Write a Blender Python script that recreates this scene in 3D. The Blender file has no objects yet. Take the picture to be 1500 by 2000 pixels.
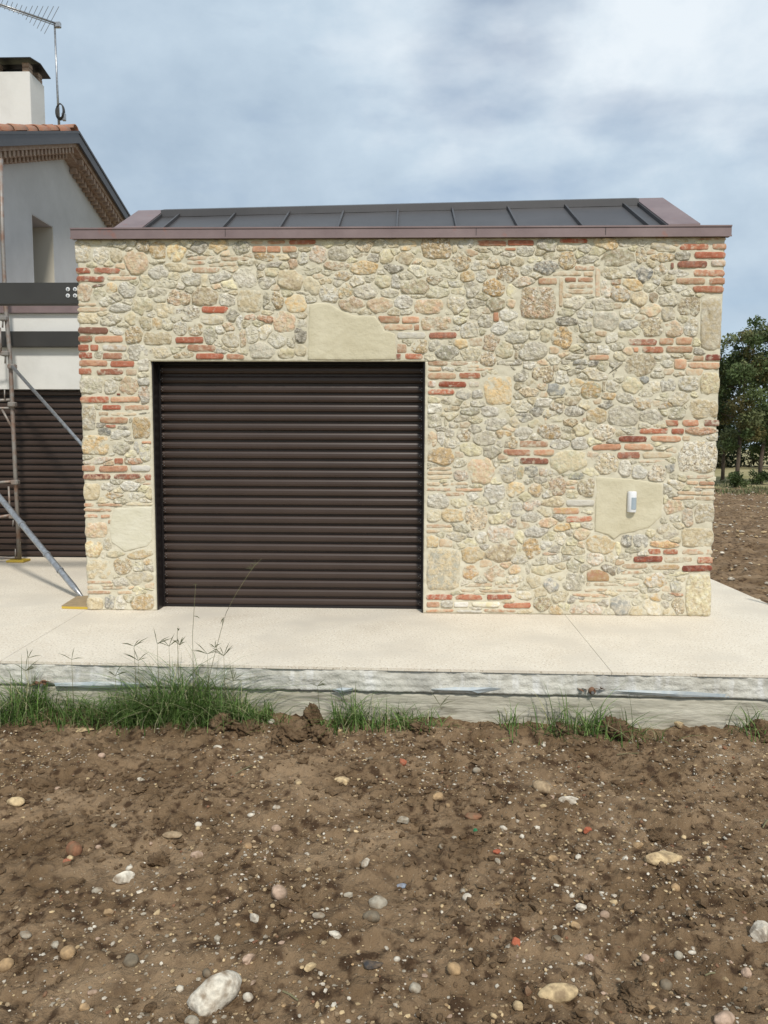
import bpy, math, random
import numpy as np
from mathutils import Vector, Matrix
R = math.radians
random.seed(7); rng = np.random.default_rng(7)
sc = bpy.context.scene; col = sc.collection

# ---------------------------------------------------------------- camera
YAW, PITCH, ROLL = 0.0290, 0.0884, 0.0041
CAM = Vector((2.787, -6.353, 1.443)); FPX = 1450.0
fw = Vector((-math.sin(YAW)*math.cos(PITCH), math.cos(YAW)*math.cos(PITCH), -math.sin(PITCH)))
rt0 = Vector((math.cos(YAW), math.sin(YAW), 0)); up0 = rt0.cross(fw)
rt = math.cos(ROLL)*rt0 + math.sin(ROLL)*up0; up = -math.sin(ROLL)*rt0 + math.cos(ROLL)*up0
cam = bpy.data.objects.new('camera', bpy.data.cameras.new('camera')); col.objects.link(cam)
cam.matrix_world = Matrix.Translation(CAM) @ Matrix((rt, up, -fw)).transposed().to_4x4()
cam.data.sensor_fit = 'VERTICAL'; cam.data.sensor_height = 36; cam.data.lens = FPX/2000*36
cam.data.clip_end = 3000; sc.camera = cam

# ---------------------------------------------------------------- world, sun, exposure
SUN_EL, SUN_AZ = R(48), R(163)          # azimuth clockwise from +y: behind the camera, a little to the right
w = bpy.data.worlds.new('World'); sc.world = w; w.use_nodes = True
nt = w.node_tree; nt.nodes.clear()
def wn(t, **k):
    n = nt.nodes.new(t)
    for a, b in k.items(): setattr(n, a, b)
    return n
sky = wn('ShaderNodeTexSky', sky_type='NISHITA', sun_disc=False, sun_elevation=SUN_EL, sun_rotation=SUN_AZ)
tc = wn('ShaderNodeTexCoord')
mp = wn('ShaderNodeMapping'); mp.inputs['Scale'].default_value = (1, 1, 1.5); mp.inputs['Location'].default_value = (0.35, 0.1, 0.55)
n1 = wn('ShaderNodeTexNoise'); n1.inputs['Scale'].default_value = 2.7; n1.inputs['Detail'].default_value = 9; n1.inputs['Roughness'].default_value = .57; n1.inputs['Distortion'].default_value = .1
r1 = wn('ShaderNodeValToRGB'); e = r1.color_ramp.elements
e[0].position = .30; e[0].color = (3.5, 4.45, 5.5, 1); e[1].position = .70; e[1].color = (7.1, 7.7, 8.2, 1)
m_ = e.new(.5); m_.color = (4.8, 5.8, 6.75, 1)
n2 = wn('ShaderNodeTexNoise'); n2.inputs['Scale'].default_value = 2.6; n2.inputs['Detail'].default_value = 6; n2.inputs['Roughness'].default_value = .5
r2 = wn('ShaderNodeValToRGB'); e = r2.color_ramp.elements
e[0].position = .52; e[0].color = (0, 0, 0, 1); e[1].position = .74; e[1].color = (.75, .75, .75, 1)
mix = wn('ShaderNodeMix', data_type='RGBA'); bg = wn('ShaderNodeBackground'); bg.inputs[1].default_value = .10
mp2 = wn('ShaderNodeMapping'); mp2.inputs['Location'].default_value = (2.3, 4.1, .2); mp2.inputs['Scale'].default_value = (1, 1, 2.6)
L = nt.links.new
L(tc.outputs['Generated'], mp.inputs[0]); L(mp.outputs[0], n1.inputs['Vector']); L(n1.outputs[0], r1.inputs[0])
L(tc.outputs['Generated'], mp2.inputs[0]); L(mp2.outputs[0], n2.inputs['Vector']); L(n2.outputs[0], r2.inputs[0])
L(r1.outputs[0], mix.inputs['A']); L(sky.outputs[0], mix.inputs['B']); L(r2.outputs[0], mix.inputs['Factor'])
L(mix.outputs['Result'], bg.inputs[0]); wo = wn('ShaderNodeOutputWorld'); L(bg.outputs[0], wo.inputs[0])
sl = bpy.data.lights.new('sun', 'SUN'); sl.energy = 2.6; sl.angle = R(6); sl.color = (1, .95, .86)
so = bpy.data.objects.new('sun', sl); col.objects.link(so)
sdir = Vector((math.sin(SUN_AZ)*math.cos(SUN_EL), math.cos(SUN_AZ)*math.cos(SUN_EL), math.sin(SUN_EL)))
so.rotation_euler = sdir.to_track_quat('Z', 'Y').to_euler(); so.location = (0, -10, 20)
vs = sc.view_settings; vs.view_transform = 'Standard'; vs.look = 'None'; vs.gamma = 1; vs.use_curve_mapping = False; vs.exposure = 0.24

# ---------------------------------------------------------------- helpers
def ray(px, py): return (fw + rt*((px-750)/FPX) + up*((1000-py)/FPX))
def onz(px, py, z=0.0):
    d = ray(px, py); return CAM + d*((z-CAM.z)/d.z)
def ony(px, py, y=0.0):
    d = ray(px, py); return CAM + d*((y-CAM.y)/d.y)
def onx(px, py, x):
    d = ray(px, py); return CAM + d*((x-CAM.x)/d.x)
def tag(o, label=None, cat=None, group=None, kind=None):
    if label: o['label'] = label
    if cat: o['category'] = cat
    if group: o['group'] = group
    if kind: o['kind'] = kind
    return o
def empty(name, loc=(0, 0, 0), parent=None):
    o = bpy.data.objects.new(name, None); col.objects.link(o); o.location = loc; o.empty_display_size = .1
    if parent: o.parent = parent
    return o
def mesh(name, V, F, mat, parent=None, smooth=False, origin=None):
    V = np.asarray(V, dtype=float)
    if origin is not None: V = V - np.array(origin)
    me = bpy.data.meshes.new(name); me.from_pydata(V.tolist(), [], F if isinstance(F, list) else F.tolist())
    if mat: me.materials.append(mat)
    if smooth: me.polygons.foreach_set('use_smooth', [True]*len(me.polygons))
    me.update()
    o = bpy.data.objects.new(name, me); col.objects.link(o)
    if origin is not None: o.location = origin
    if parent:
        o.parent = parent
        if origin is not None: o.location = Vector(origin) - parent_loc(parent)
        else: o.location = -parent_loc(parent)
    return o
def parent_loc(p):
    v = Vector((0, 0, 0))
    while p: v += p.location; p = p.parent
    return v
class MB:
    def __init__(s): s.V = []; s.F = []
    def add(s, V, F):
        b = len(s.V); s.V += [tuple(v) for v in V]; s.F += [tuple(i+b for i in f) for f in F]; return s
    def box(s, x0, x1, y0, y1, z0, z1, bev=0):
        if bev:
            b = min(bev, (x1-x0)/3, (y1-y0)/3, (z1-z0)/3)
            V = []; F = []
            import itertools
            P = {}
            for sx in (0, 1):
                for sy in (0, 1):
                    for sz in (0, 1):
                        for a in range(3):
                            c = [x1 if sx else x0, y1 if sy else y0, z1 if sz else z0]
                            ins = [(-b if sx else b), (-b if sy else b), (-b if sz else b)]
                            for k in range(3):
                                if k != a: c[k] += ins[k]
                            P[sx, sy, sz, a] = len(V); V.append(c)
            for a in range(3):
                o_ = [k for k in range(3) if k != a]
                for s_ in (0, 1):
                    q = []
                    for (i, j) in ((0, 0), (1, 0), (1, 1), (0, 1)):
                        t = [0, 0, 0]; t[a] = s_; t[o_[0]] = i; t[o_[1]] = j; q.append(P[(*t, a)])
                    F.append(q)
            for a in range(3):       # edge along axis a
                o_ = [k for k in range(3) if k != a]
                for i in (0, 1):
                    for j in (0, 1):
                        t0 = [0, 0, 0]; t0[o_[0]] = i; t0[o_[1]] = j; t1 = list(t0); t1[a] = 1
                        F.append([P[(*t0, o_[0])], P[(*t1, o_[0])], P[(*t1, o_[1])], P[(*t0, o_[1])]])
            for sx in (0, 1):
                for sy in (0, 1):
                    for sz in (0, 1): F.append([P[sx, sy, sz, a] for a in range(3)])
            return s.add(V, F)
        V = [(x, y, z) for z in (z0, z1) for y in (y0, y1) for x in (x0, x1)]
        return s.add(V, [(0, 2, 3, 1), (4, 5, 7, 6), (0, 1, 5, 4), (2, 6, 7, 3), (0, 4, 6, 2), (1, 3, 7, 5)])
    def tube(s, pts, r, n=8, cap=True):
        pts = [Vector(p) for p in pts]; rr = r if isinstance(r, (list, tuple)) else [r]*len(pts)
        base = len(s.V)
        for i, p in enumerate(pts):
            d = (pts[min(i+1, len(pts)-1)] - pts[max(i-1, 0)]).normalized()
            a = d.cross(Vector((0, 0, 1)) if abs(d.z) < .95 else Vector((1, 0, 0))).normalized(); b = d.cross(a)
            for k in range(n):
                t = 2*math.pi*k/n; s.V.append(tuple(p + rr[i]*(a*math.cos(t)+b*math.sin(t))))
        for i in range(len(pts)-1):
            for k in range(n):
                k2 = (k+1) % n
                s.F.append((base+i*n+k, base+i*n+k2, base+(i+1)*n+k2, base+(i+1)*n+k))
        if cap:
            s.F.append(tuple(base+k for k in range(n))); s.F.append(tuple(base+(len(pts)-1)*n+k for k in range(n)))
        return s
    def prism(s, poly, vec):           # polygon (3D points) swept along vec
        n = len(poly); v = Vector(vec)
        V = [tuple(Vector(p)) for p in poly] + [tuple(Vector(p)+v) for p in poly]
        return s.add(V, [tuple(range(n))[::-1], tuple(range(n, 2*n))] + [(i, (i+1) % n, n+(i+1) % n, n+i) for i in range(n)])
    def obj(s, name, mat, parent=None, smooth=False):
        o = mesh(name, s.V, [list(f) for f in s.F], mat, parent, smooth)
        import bmesh
        bm = bmesh.new(); bm.from_mesh(o.data); bmesh.ops.recalc_face_normals(bm, faces=bm.faces); bm.to_mesh(o.data); bm.free()
        return o

def hash2(ix, iy, seed):
    h = (ix*374761393 + iy*668265263 + seed*1442695041) & 0xffffffff
    h = ((h ^ (h >> 13))*1274126177) & 0xffffffff
    return ((h ^ (h >> 16)) & 0xffffff)/float(0xffffff)
def vnoise(x, y, seed=0):
    x = np.asarray(x, float); y = np.asarray(y, float)
    ix = np.floor(x).astype(np.int64); iy = np.floor(y).astype(np.int64); fx = x-ix; fy = y-iy
    fx = fx*fx*(3-2*fx); fy = fy*fy*(3-2*fy)
    a = hash2(ix, iy, seed); b = hash2(ix+1, iy, seed); c = hash2(ix, iy+1, seed); d = hash2(ix+1, iy+1, seed)
    return (a*(1-fx)+b*fx)*(1-fy)+(c*(1-fx)+d*fx)*fy - .5
def fbm(x, y, sc_, octv, seed=0, gain=.5):
    s = 0; a = 1
    for i in range(octv):
        s = s + a*vnoise(x*sc_ + 13.7*i, y*sc_ - 7.1*i, seed+i); sc_ = sc_*2.03; a *= gain
    return s

def ico(sub):
    import bmesh
    bm = bmesh.new(); bmesh.ops.create_icosphere(bm, subdivisions=sub, radius=1)
    V = np.array([v.co[:] for v in bm.verts]); F = np.array([[v.index for v in f.verts] for f in bm.faces]); bm.free(); return V, F
ICO1 = ico(1); ICO2 = ico(2); ICO3 = ico(3); ICO4 = ico(5)

# ---------------------------------------------------------------- materials
def srgb(c):
    return tuple((x/255/12.92 if x/255 <= .04045 else ((x/255+.055)/1.055)**2.4) for x in c[:3])
def mat(name, c, rough=.7, metal=0, c2=None, scale=4, detail=6, bump=0, bscale=40, bdist=.01, spots=None, spec=None, stretch=None, ramp=(.35, .65)):
    m = bpy.data.materials.new(name); m.use_nodes = True; t = m.node_tree; b = t.nodes['Principled BSDF']
    b.inputs['Base Color'].default_value = (*c, 1); b.inputs['Roughness'].default_value = rough; b.inputs['Metallic'].default_value = metal
    if spec is not None: b.inputs['Specular IOR Level'].default_value = spec
    g = t.nodes.new('ShaderNodeNewGeometry'); v = g.outputs['Position']
    if stretch:
        mp = t.nodes.new('ShaderNodeMapping'); mp.inputs['Scale'].default_value = stretch; t.links.new(v, mp.inputs[0]); v = mp.outputs[0]
    last = None
    if c2:
        n = t.nodes.new('ShaderNodeTexNoise'); n.inputs['Scale'].default_value = scale; n.inputs['Detail'].default_value = detail; n.inputs['Roughness'].default_value = .62
        r = t.nodes.new('ShaderNodeValToRGB'); r.color_ramp.elements[0].position = ramp[0]; r.color_ramp.elements[1].position = ramp[1]
        r.color_ramp.elements[0].color = (*c, 1); r.color_ramp.elements[1].color = (*c2, 1)
        t.links.new(v, n.inputs['Vector']); t.links.new(n.outputs[0], r.inputs[0]); last = r.outputs[0]
    if spots:          # list of (colour, scale, low, high)
        for (sc3, ssc, lo, hi) in spots:
            n = t.nodes.new('ShaderNodeTexNoise'); n.inputs['Scale'].default_value = ssc; n.inputs['Detail'].default_value = 4
            r = t.nodes.new('ShaderNodeMapRange'); r.inputs[1].default_value = lo; r.inputs[2].default_value = hi
            mx = t.nodes.new('ShaderNodeMix'); mx.data_type = 'RGBA'
            t.links.new(v, n.inputs['Vector']); t.links.new(n.outputs[0], r.inputs[0]); t.links.new(r.outputs[0], mx.inputs['Factor'])
            if last: t.links.new(last, mx.inputs['A'])
            else: mx.inputs['A'].default_value = (*c, 1)
            mx.inputs['B'].default_value = (*sc3, 1); last = mx.outputs['Result']
    if last: t.links.new(last, b.inputs['Base Color'])
    if bump:
        n = t.nodes.new('ShaderNodeTexNoise'); n.inputs['Scale'].default_value = bscale; n.inputs['Detail'].default_value = 7; n.inputs['Roughness'].default_value = .6
        bp = t.nodes.new('ShaderNodeBump'); bp.inputs['Strength'].default_value = bump; bp.inputs['Distance'].default_value = bdist
        t.links.new(v, n.inputs['Vector']); t.links.new(n.outputs[0], bp.inputs['Height']); t.links.new(bp.outputs[0], b.inputs['Normal'])
    return m
def node(m, t, **k):
    n = m.node_tree.nodes.new(t)
    for a, b in k.items(): setattr(n, a, b)
    return n

# masonry pieces: two colours per piece in colour attributes, third attribute: pits
def stone_material():
    m = bpy.data.materials.new('masonry_stone'); m.use_nodes = True; t = m.node_tree; b = t.nodes['Principled BSDF']; lk = t.links.new
    a1 = node(m, 'ShaderNodeAttribute', attribute_name='colA'); a2 = node(m, 'ShaderNodeAttribute', attribute_name='colB')
    g = node(m, 'ShaderNodeNewGeometry')
    n = node(m, 'ShaderNodeTexNoise'); n.inputs['Scale'].default_value = 22; n.inputs['Detail'].default_value = 6; n.inputs['Roughness'].default_value = .62; n.inputs['Distortion'].default_value = .6
    r = node(m, 'ShaderNodeMapRange'); r.inputs[1].default_value = .40; r.inputs[2].default_value = .62
    mx = node(m, 'ShaderNodeMix', data_type='RGBA')
    lk(g.outputs['Position'], n.inputs['Vector']); lk(n.outputs[0], r.inputs[0]); lk(r.outputs[0], mx.inputs['Factor'])
    lk(a1.outputs['Color'], mx.inputs['A']); lk(a2.outputs['Color'], mx.inputs['B'])
    # pale mineral flecks and lime smears
    n3 = node(m, 'ShaderNodeTexNoise'); n3.inputs['Scale'].default_value = 38; n3.inputs['Detail'].default_value = 5; n3.inputs['Roughness'].default_value = .7
    r3 = node(m, 'ShaderNodeMapRange'); r3.inputs[1].default_value = .50; r3.inputs[2].default_value = .64; r3.inputs[4].default_value = .8
    mx3 = node(m, 'ShaderNodeMix', data_type='RGBA'); mx3.inputs['B'].default_value = (.80, .76, .67, 1)
    lk(g.outputs['Position'], n3.inputs['Vector']); lk(n3.outputs[0], r3.inputs[0]); fm = node(m, 'ShaderNodeMath', operation='MULTIPLY'); lk(r3.outputs[0], fm.inputs[0]); lk(a2.outputs['Alpha'], fm.inputs[1]); fm.use_clamp = True; lk(fm.outputs[0], mx3.inputs['Factor']); lk(mx.outputs['Result'], mx3.inputs['A'])
    # dark pits where the piece is a pitted one
    vo = node(m, 'ShaderNodeTexNoise'); vo.inputs['Scale'].default_value = 62; vo.inputs['Detail'].default_value = 6; vo.inputs['Roughness'].default_value = .7
    rv = node(m, 'ShaderNodeMapRange'); rv.inputs[1].default_value = .47; rv.inputs[2].default_value = .37
    mu = node(m, 'ShaderNodeMath', operation='MULTIPLY'); mx4 = node(m, 'ShaderNodeMix', data_type='RGBA'); mx4.inputs['B'].default_value = (.24, .165, .10, 1)
    lk(g.outputs['Position'], vo.inputs['Vector']); lk(vo.outputs[0], rv.inputs[0]); lk(rv.outputs[0], mu.inputs[0]); lk(a1.outputs['Alpha'], mu.inputs[1])
    lk(mu.outputs[0], mx4.inputs['Factor']); lk(mx3.outputs['Result'], mx4.inputs['A'])
    # mortar smeared over the rims of the pieces (uneven, follows how far a piece stands proud of the joint)
    sx = node(m, 'ShaderNodeSeparateXYZ'); lk(g.outputs['Position'], sx.inputs[0])
    n5 = node(m, 'ShaderNodeTexNoise'); n5.inputs['Scale'].default_value = 30; n5.inputs['Detail'].default_value = 5; n5.inputs['Roughness'].default_value = .65; lk(g.outputs['Position'], n5.inputs['Vector'])
    ma = node(m, 'ShaderNodeMath', operation='MULTIPLY_ADD'); ma.inputs[1].default_value = .026; ma.inputs[2].default_value = -.013; lk(n5.outputs[0], ma.inputs[0])
    ad = node(m, 'ShaderNodeMath', operation='ADD'); lk(ma.outputs[0], ad.inputs[0]); lk(sx.outputs['Y'], ad.inputs[1])
    r5 = node(m, 'ShaderNodeMapRange'); r5.inputs[1].default_value = -.0105; r5.inputs[2].default_value = -.0035; r5.inputs[4].default_value = .92; lk(ad.outputs[0], r5.inputs[0])
    mx5 = node(m, 'ShaderNodeMix', data_type='RGBA'); mx5.inputs['B'].default_value = (.62, .57, .445, 1)
    lk(mx4.outputs['Result'], mx5.inputs['A']); lk(r5.outputs[0], mx5.inputs['Factor']); lk(mx5.outputs['Result'], b.inputs['Base Color'])
    nb = node(m, 'ShaderNodeTexNoise'); nb.inputs['Scale'].default_value = 40; nb.inputs['Detail'].default_value = 7; nb.inputs['Roughness'].default_value = .62; nb.inputs['Distortion'].default_value = .5
    bp = node(m, 'ShaderNodeBump'); bp.inputs['Strength'].default_value = .8; bp.inputs['Distance'].default_value = .021
    vf = node(m, 'ShaderNodeTexVoronoi'); vf.inputs['Scale'].default_value = 30; dv = node(m, 'ShaderNodeVectorMath', operation='MULTIPLY_ADD'); dv.inputs[1].default_value = (.06, .06, .06)
    lk(nb.outputs['Color'], dv.inputs[0]); lk(g.outputs['Position'], dv.inputs[2]); lk(dv.outputs[0], vf.inputs['Vector'])
    hs_ = node(m, 'ShaderNodeMath', operation='MULTIPLY_ADD'); hs_.inputs[1].default_value = -.75; lk(vf.outputs['Distance'], hs_.inputs[0]); lk(nb.outputs[0], hs_.inputs[2])
    ml = node(m, 'ShaderNodeMath', operation='MULTIPLY'); lk(hs_.outputs[0], ml.inputs[0]); lk(a2.outputs['Alpha'], ml.inputs[1])
    lk(g.outputs['Position'], nb.inputs['Vector']); lk(ml.outputs[0], bp.inputs['Height']); lk(bp.outputs[0], b.inputs['Normal'])
    b.inputs['Roughness'].default_value = .85; b.inputs['Specular IOR Level'].default_value = .25
    return m
M = {}
M['stone'] = stone_material()
M['mortar'] = mat('lime_mortar', (.565, .515, .395), .9, c2=(.66, .61, .485), scale=5, bump=.5, bscale=55, bdist=.006, spec=.2, spots=[((.60, .56, .45), 14, .56, .72)])
M['patch'] = mat('trowelled_mortar', (.54, .485, .345), .9, c2=(.62, .565, .42), scale=4, bump=.8, bscale=15, bdist=.012, spec=.2, stretch=(1, 1, 1.25))
M['patch_pale'] = mat('pale_mortar', (.60, .56, .43), .9, c2=(.66, .62, .5), scale=5, bump=.6, bscale=16, bdist=.012, spec=.2, stretch=(1, 1, 1.8))
M['copper'] = mat('aged_copper_flashing', (.180, .128, .128), .50, .2, c2=(.25, .185, .182), scale=3.5, detail=8, bump=.05, bscale=3, bdist=.01, spots=[((.30, .11, .07), 5.0, .64, .78)], ramp=(.3, .7))
M['roof_metal'] = mat('dark_grey_standing_seam', (.066, .063, .065), .48, .25, c2=(.082, .078, .08), scale=2, bump=.04, bscale=2, bdist=.02)
M['shutter'] = mat('dark_brown_shutter', (.042, .0265, .0205), .40, .0, c2=(.050, .032, .025), scale=2.5, spec=.42)
M['frame'] = mat('near_black_brown_frame', (.012, .009, .009), .42, spec=.4)
M['rivet'] = mat('rivet_grey', (.35, .34, .33), .4, .7)
M['plaster_grey'] = mat('grey_render', (.43, .42, .40), .9, c2=(.52, .51, .49), scale=1.1, detail=8, bump=.25, bscale=9, bdist=.01)
M['plaster_white'] = mat('white_render', (.68, .67, .64), .9, c2=(.60, .59, .56), scale=2.0, detail=8, bump=.2, bscale=12, bdist=.01, ramp=(.5, .75))
M['reveal'] = mat('beige_reveal', (.55, .51, .42), .9)
M['steel'] = mat('dark_painted_steel', (.040, .037, .034), .45, .2, c2=(.050, .047, .043), scale=2)
M['galv'] = mat('galvanised_steel', (.42, .44, .46), .38, .75, c2=(.30, .30, .31), scale=30, ramp=(.4, .6))
M['galv_old'] = mat('worn_scaffold_tube', (.27, .25, .23), .55, .4, c2=(.24, .15, .11), scale=8, ramp=(.45, .62))
M['terracotta'] = mat('terracotta_tile', (.40, .16, .09), .85, c2=(.30, .19, .13), scale=9, bump=.3, bscale=30)
M['brick_brown'] = mat('brown_cornice_brick', (.26, .17, .12), .9, c2=(.38, .29, .22), scale=14, bump=.4, bscale=50)
M['black'] = mat('black_metal', (.012, .012, .013), .4)
M['white_plastic'] = mat('white_plastic', (.76, .76, .77), .35)
M['lens'] = mat('grey_blue_lens', (.34, .40, .45), .25)
M['paving'] = mat('washed_concrete_paving', (.66, .585, .475), .85, c2=(.72, .65, .54), scale=2.2, detail=9, bump=.25, bscale=160, bdist=.003,
                  spots=[((.52, .44, .34), 1.1, .60, .82), ((.78, .73, .64), 55, .55, .66), ((.42, .35, .26), 70, .58, .66), ((.60, .54, .45), 1.4, .5, .7)])
M['yellow_edge'] = mat('yellow_film_edge', (.55, .38, .05), .5)
M['plywood'] = mat('worn_plywood', (.40, .30, .17), .7, c2=(.30, .22, .13), scale=12)
M['film'] = mat('pale_blue_membrane', (.33, .38, .41), .5, c2=(.48, .50, .49), scale=12)
M['brown_plastic'] = mat('orange_brown_pipe', (.17, .085, .045), .75)

def concrete_edge_material():
    m = mat('streaked_concrete_edge', (.50, .48, .415), .9, c2=(.66, .64, .57), scale=7, detail=9, bump=.7, bscale=26, bdist=.02)
    t = m.node_tree; b = t.nodes['Principled BSDF']; lk = t.links.new
    old = b.inputs['Base Color'].links[0].from_socket; g = node(m, 'ShaderNodeNewGeometry')
    mp = node(m, 'ShaderNodeMapping'); mp.inputs['Scale'].default_value = (17, 1, 2.6); lk(g.outputs['Position'], mp.inputs[0])
    n = node(m, 'ShaderNodeTexNoise'); n.inputs['Scale'].default_value = 1; n.inputs['Detail'].default_value = 5; lk(mp.outputs[0], n.inputs['Vector'])
    r = node(m, 'ShaderNodeMapRange'); r.inputs[1].default_value = .53; r.inputs[2].default_value = .68; r.inputs[4].default_value = .8; lk(n.outputs[0], r.inputs[0])
    mx = node(m, 'ShaderNodeMix', data_type='RGBA'); mx.inputs['B'].default_value = (.74, .73, .70, 1)
    lk(old, mx.inputs['A']); lk(r.outputs[0], mx.inputs['Factor'])
    # grey damp stains
    n2 = node(m, 'ShaderNodeTexNoise'); n2.inputs['Scale'].default_value = 1.8; n2.inputs['Detail'].default_value = 5; lk(g.outputs['Position'], n2.inputs['Vector'])
    r2 = node(m, 'ShaderNodeMapRange'); r2.inputs[1].default_value = .5; r2.inputs[2].default_value = .7; r2.inputs[4].default_value = .7; lk(n2.outputs[0], r2.inputs[0])
    mx2 = node(m, 'ShaderNodeMix', data_type='RGBA'); mx2.inputs['B'].default_value = (.33, .325, .30, 1)
    lk(mx.outputs['Result'], mx2.inputs['A']); lk(r2.outputs[0], mx2.inputs['Factor']); lk(mx2.outputs['Result'], b.inputs['Base Color'])
    return m
M['edge'] = concrete_edge_material()
M['footing'] = mat('board_marked_footing', (.42, .39, .31), .9, c2=(.53, .50, .41), scale=5, detail=8, bump=.5, bscale=22, bdist=.015, stretch=(.5, 1, 3), spots=[((.22, .20, .15), 6, .58, .7)])
def soil_material():
    m = mat('bare_soil', (.138, .087, .046), .95, c2=(.270, .183, .108), scale=3.0, detail=10, bump=1.0, bscale=48, bdist=.022, spec=.15,
            spots=[((.068, .040, .022), 16, .50, .64), ((.33, .23, .14), 2.1, .53, .75)])
    t = m.node_tree; b = t.nodes['Principled BSDF']; lk = t.links.new; old = b.inputs['Base Color'].links[0].from_socket
    g = node(m, 'ShaderNodeNewGeometry')
    v = node(m, 'ShaderNodeTexVoronoi'); v.inputs['Scale'].default_value = 95; lk(g.outputs['Position'], v.inputs['Vector'])
    r = node(m, 'ShaderNodeMapRange'); r.inputs[1].default_value = .20; r.inputs[2].default_value = .12; lk(v.outputs['Distance'], r.inputs[0])
    sp = node(m, 'ShaderNodeSeparateColor'); lk(v.outputs['Color'], sp.inputs[0])
    gt = node(m, 'ShaderNodeMath', operation='GREATER_THAN'); gt.inputs[1].default_value = .80; lk(sp.outputs[0], gt.inputs[0])
    mu = node(m, 'ShaderNodeMath', operation='MULTIPLY'); lk(gt.outputs[0], mu.inputs[0]); lk(r.outputs[0], mu.inputs[1])
    mx = node(m, 'ShaderNodeMix', data_type='RGBA'); mx.inputs['B'].default_value = (.42, .36, .27, 1)
    lk(old, mx.inputs['A']); lk(mu.outputs[0], mx.inputs['Factor']); lk(mx.outputs['Result'], b.inputs['Base Color'])
    return m
M['soil'] = soil_material()
M['clod'] = mat('soil_clod', (.112, .070, .038), .95, c2=(.215, .145, .085), scale=9, detail=8, bump=1.0, bscale=60, bdist=.02, spec=.15)

def attr_mat(name, rough=.8, bump=0, bscale=80, vary=.25, trans=0, dusty=False):
    m = bpy.data.materials.new(name); m.use_nodes = True; t = m.node_tree; b = t.nodes['Principled BSDF']; lk = t.links.new
    a = node(m, 'ShaderNodeAttribute', attribute_name='colA'); g = node(m, 'ShaderNodeNewGeometry')
    n = node(m, 'ShaderNodeTexNoise'); n.inputs['Scale'].default_value = 60; n.inputs['Detail'].default_value = 5; lk(g.outputs['Position'], n.inputs['Vector'])
    r = node(m, 'ShaderNodeMapRange'); r.inputs[1].default_value = .3; r.inputs[2].default_value = .7; r.inputs[3].default_value = 1-vary; r.inputs[4].default_value = 1+vary; lk(n.outputs[0], r.inputs[0])
    mx = node(m, 'ShaderNodeVectorMath', operation='MULTIPLY'); lk(a.outputs['Color'], mx.inputs[0]); lk(r.outputs[0], mx.inputs[1]); lk(mx.outputs[0], b.inputs['Base Color'])
    b.inputs['Roughness'].default_value = rough; b.inputs['Specular IOR Level'].default_value = .25
    if dusty:
        nd = node(m, 'ShaderNodeTexNoise'); nd.inputs['Scale'].default_value = 28; nd.inputs['Detail'].default_value = 6; lk(g.outputs['Position'], nd.inputs['Vector'])
        rd = node(m, 'ShaderNodeMapRange'); rd.inputs[1].default_value = .45; rd.inputs[2].default_value = .68; rd.inputs[4].default_value = .8; lk(nd.outputs[0], rd.inputs[0])
        md = node(m, 'ShaderNodeMix', data_type='RGBA'); md.inputs['B'].default_value = (.20, .135, .08, 1); lk(mx.outputs[0], md.inputs['A']); lk(rd.outputs[0], md.inputs['Factor']); lk(md.outputs['Result'], b.inputs['Base Color'])
    if bump:
        n2 = node(m, 'ShaderNodeTexNoise'); n2.inputs['Scale'].default_value = bscale; n2.inputs['Detail'].default_value = 5; lk(g.outputs['Position'], n2.inputs['Vector'])
        bp = node(m, 'ShaderNodeBump'); bp.inputs['Strength'].default_value = bump; bp.inputs['Distance'].default_value = .006
        lk(n2.outputs[0], bp.inputs['Height']); lk(bp.outputs[0], b.inputs['Normal'])
    if trans:
        b.inputs['Roughness'].default_value = .6
        tr = node(m, 'ShaderNodeBsdfTranslucent'); lk(mx.outputs[0], tr.inputs[0]); ms = node(m, 'ShaderNodeMixShader'); ms.inputs[0].default_value = trans
        lk(b.outputs[0], ms.inputs[1]); lk(tr.outputs[0], ms.inputs[2]); lk(ms.outputs[0], t.nodes['Material Output'].inputs[0])
    return m
M['pebble'] = attr_mat('river_pebble', .85, .6, 70, dusty=True)
M['blade'] = attr_mat('grass_blade', .6, trans=.3)
M['leaf'] = attr_mat('tree_leaf', .6, trans=.3)
def set_attr(o, name, arr):          # arr: n verts x 4
    a = o.data.color_attributes.new(name, 'FLOAT_COLOR', 'POINT'); a.data.foreach_set('color', np.asarray(arr, dtype=np.float32).ravel())
def bulk(name, V, F, mat_, cols=None, parent=None, smooth=True):
    """fast mesh from arrays: V (n,3), F (m,k)"""
    me = bpy.data.meshes.new(name); V = np.asarray(V, np.float32); F = np.asarray(F, np.int32); k = F.shape[1]
    me.vertices.add(len(V)); me.vertices.foreach_set('co', V.ravel())
    me.loops.add(F.size); me.loops.foreach_set('vertex_index', F.ravel())
    me.polygons.add(len(F)); me.polygons.foreach_set('loop_start', np.arange(0, F.size, k, dtype=np.int32)); me.polygons.foreach_set('loop_total', np.full(len(F), k, np.int32))
    me.polygons.foreach_set('use_smooth', np.full(len(F), smooth)); me.materials.append(mat_); me.update(calc_edges=True); me.validate()
    o = bpy.data.objects.new(name, me); col.objects.link(o)
    if parent: o.parent = parent; o.location = -parent_loc(parent)
    if cols is not None: set_attr(o, 'colA', cols)
    return o

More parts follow.
